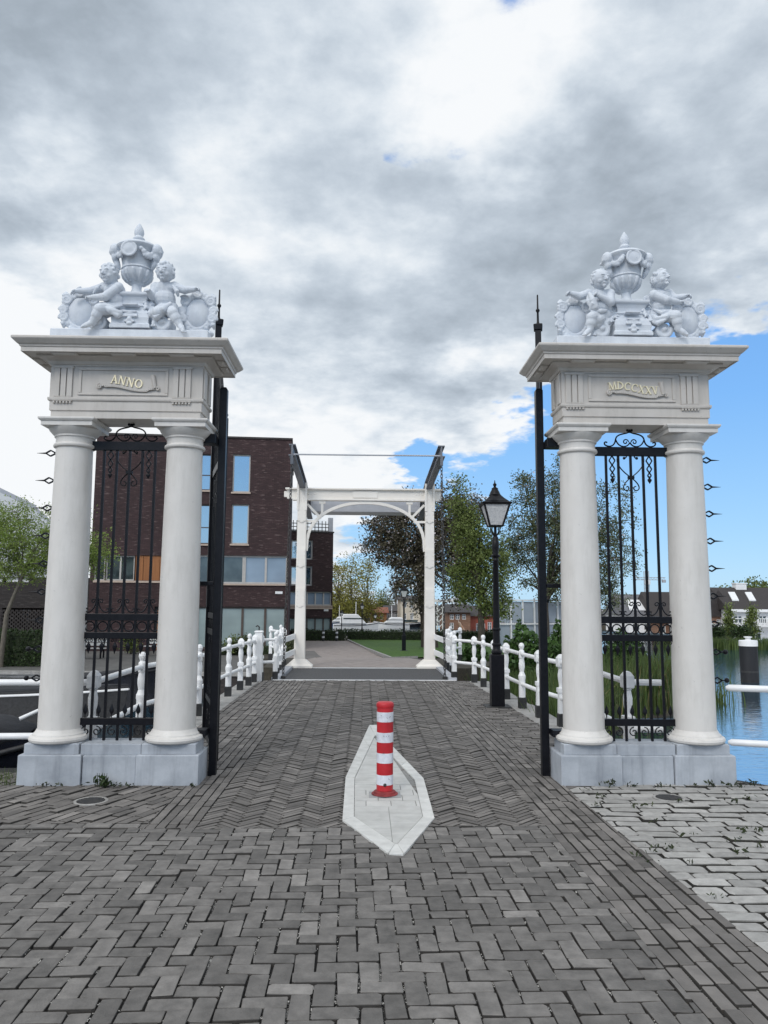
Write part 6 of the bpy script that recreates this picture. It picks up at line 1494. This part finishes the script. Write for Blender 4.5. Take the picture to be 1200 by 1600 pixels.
# bramble thicket right of the bridge: three mounded bushes
for px, py, rx, ry, Yd, lab in ((818, 1030, 45, 42, 21.5, 'big leafy bramble bush directly right of the street lamp'), (880, 1035, 55, 50, 23.5, 'big leafy bramble bush partly hidden by the right inner column'), (975, 1040, 42, 44, 26.5, 'leafy bramble bush seen through the right grille'), (735, 1040, 32, 30, 22.5, 'leafy bramble bush between bridge chain and lamp')):
    c = at(px, py, Yd); k = Yd / 1200; t = thing('bramble_bush', (c.x, Yd, -1.0), lab, 'shrub', 'brambles on the bank'); n = int(5200 * rx / 50)
    d = npr.normal(size=(n, 3)); d /= np.linalg.norm(d, axis=1, keepdims=True); d[:, 2] = np.abs(d[:, 2])
    R_ = np.array((rx * k, rx * k * .8, c.z + 1.0 + ry * k)) * (1 + .12 * np.sin(d[:, :1] * 5 + d[:, 1:2] * 4 + px) + .08 * np.sin(d[:, :1] * 11 + d[:, 2:] * 9)); P = d * R_ * npr.uniform(.75, 1.03, size=(n, 1))
    MB().ell((0, 0, 0), (rx * k * .72, rx * k * .55, (c.z + 1 + ry * k) * .74), 14, 8)  .build('twig_core', twig_green, t)
    leaves_mesh('foliage', P, .135, lf_bramble, t, .62, .35)

def blades(name, label_kind, gen, n, mat, h0, h1, wd=.018, lean=.25, segs=3):
    vs = []; fs = []
    for i in range(n):
        x, y, z = gen(i); h_ = rnd.uniform(h0, h1); a = rnd.uniform(0, 2 * PI); l = abs(rnd.gauss(0, lean)) * h_; w = wd * rnd.uniform(.7, 1.3); b_ = rnd.uniform(0, PI); cx, cy = math.cos(b_) * w, math.sin(b_) * w; o = len(vs)
        for k in range(segs + 1):
            u = k / segs; f = (1 - u) ** .7; px, py, pz = x + math.cos(a) * l * u * u, y + math.sin(a) * l * u * u, z + h_ * (u - .18 * u * u * min(1, l / h_ * 2))
            if k < segs: vs += [(px - cx * f, py - cy * f, pz), (px + cx * f, py + cy * f, pz)]
            else: vs.append((px, py, pz))
        for k in range(segs - 1): fs.append((o + 2 * k, o + 2 * k + 1, o + 2 * k + 3, o + 2 * k + 2))
        fs.append((o + 2 * segs - 2, o + 2 * segs - 1, o + 2 * segs))
    me = bpy.data.meshes.new(name); me.from_pydata(vs, [], fs); return link(name, me, mat, kind='stuff')
BANK = [(2.62, 11.5), (3.3, 13.2), (4.6, 16.2), (6.3, 20), (8.2, 22.6), (10.2, 24.2), (11.6, 26), (12, 30), (2.6, 30)]
mb = MB(); mb.rings([[(x, y, -2.4) for x, y in BANK], [(x, y, -1.62) for x, y in BANK], [(x - .5 if x > 3 else x, y + .5, -1.25) for x, y in BANK]]); mb.build('reed_bank', soil, kind='structure')
reed_m = pm('reed_green', (.03, .065, .013), (.105, .145, .038), 2, .6, island=.4, trans=.25)
reed_dry = pm('reed_dry', (.22, .17, .08), (.32, .26, .13), 2, .8, island=.4, trans=.2)
EDG = [(2.78, 11.5), (3.35, 13.2)] + BANK[2:7]
def on_edge(i):
    k = min(int(rnd.random() ** .9 * (len(EDG) - 1)), len(EDG) - 2); u = rnd.random(); a, b2 = EDG[k], EDG[k + 1]
    return (a[0] + (b2[0] - a[0]) * u - rnd.random() ** 1.3 * min(1.5, max(.05, a[0] - 2.75)) + .15, a[1] + (b2[1] - a[1]) * u + rnd.random() * .9 - .1, -1.62)
blades('reeds', 0, on_edge, 5200, reed_m, 1.15, 2.15, .022, .22); blades('dry_reeds', 0, on_edge, 900, reed_dry, .8, 1.8, .016, .3)
blades('bridge_reeds', 0, lambda i: (rnd.uniform(2.75, 4.6), rnd.uniform(17.2, 21), -1.5), 1800, reed_m, 1.0, 1.75, .02, .25)
blades('outer_reeds', 0, lambda i: (11.9 + rnd.gauss(0, .35), 26 + rnd.gauss(0, .5), -1.75), 70, reed_m, .6, 1.6, .02, .35)
blades('far_reeds', 0, lambda i: (rnd.uniform(22, 48), 57.2 + rnd.random() * 1.6, -1.7), 5200, reed_m, .75, 1.1, .035, .12, 2)
blades('quay_grass', 0, lambda i: (-3.05 - rnd.random() ** 1.2 * 3, 7.02 + rnd.random() * .45, -.02), 1500, reed_m, .03, .12, .004, .5, 2)
# weeds at the plinths and between the setts
def weed_gen():
    spots = [(at(px, 1229, 6.99).x, 6.96, s) for px, s in ((150, .9), (95, .5), (165, .6), (178, .5), (190, .4), (205, .4), (70, .5), (302, .3), (955, 1.0), (950, .7), (990, .6), (1030, .5), (1110, .8), (1085, .4), (1170, 1.0), (1150, .7), (1135, .6))]
    spots += [(gr(*p).x, gr(*p).y, s) for p, s in (((1025, 1333), .75), ((1048, 1330), .6), ((995, 1340), .5), ((1012, 1353), .4), ((1152, 1337), .6), ((1028, 1288), .5), ((990, 1262), .5), ((930, 1262), .6), ((1010, 1262), .5), ((1082, 1311), .5), ((1160, 1303), .6), ((1178, 1301), .5), ((1155, 1318), .6), ((1185, 1326), .4), ((940, 1248), .5), ((1148, 1256), .5), ((1075, 1352), .3), ((1115, 1406), .4), ((1060, 1255), .4), ((1170, 1250), .6), ((915, 1236), .5))]
    P = []
    for x, y, s in spots:
        for k in range(int((22 if y > 6.9 else 13) * s) + 3):
            a = rnd.uniform(0, 2 * PI); r = abs(rnd.gauss(0, .03 * s + .012)); P.append((x + r * math.cos(a) * 1.5, y + r * math.sin(a) * .7, .012 + rnd.random() * .055 * s))
    return np.array(P)
leaves_mesh('weeds', weed_gen(), .034, leafmat('leaf_weed', (.018, .028, .010), (.05, .062, .026), .15, .6), None, .35, -.3, kind='stuff', spread=.5)
t = thing('broadleaf_weed', (at(160, 1229, 6.99).x, 6.97, 0), 'dark upright broad-leaved weed growing at the foot of the left plinth', 'weed')
P = np.array([(rnd.gauss(0, .04), rnd.gauss(0, .02), rnd.uniform(.02, .10)) for _ in range(30)]); leaves_mesh('foliage', P, .065, lf_dark, t, .4, -.9)
m = MB()
for k in range(5): m.tube([(k * .015 - .03, 0, -.01), (k * .022 - .045, rnd.gauss(0, .01), .12)], [.004, .002], 4)
m.build('stem', lf_dark, t)
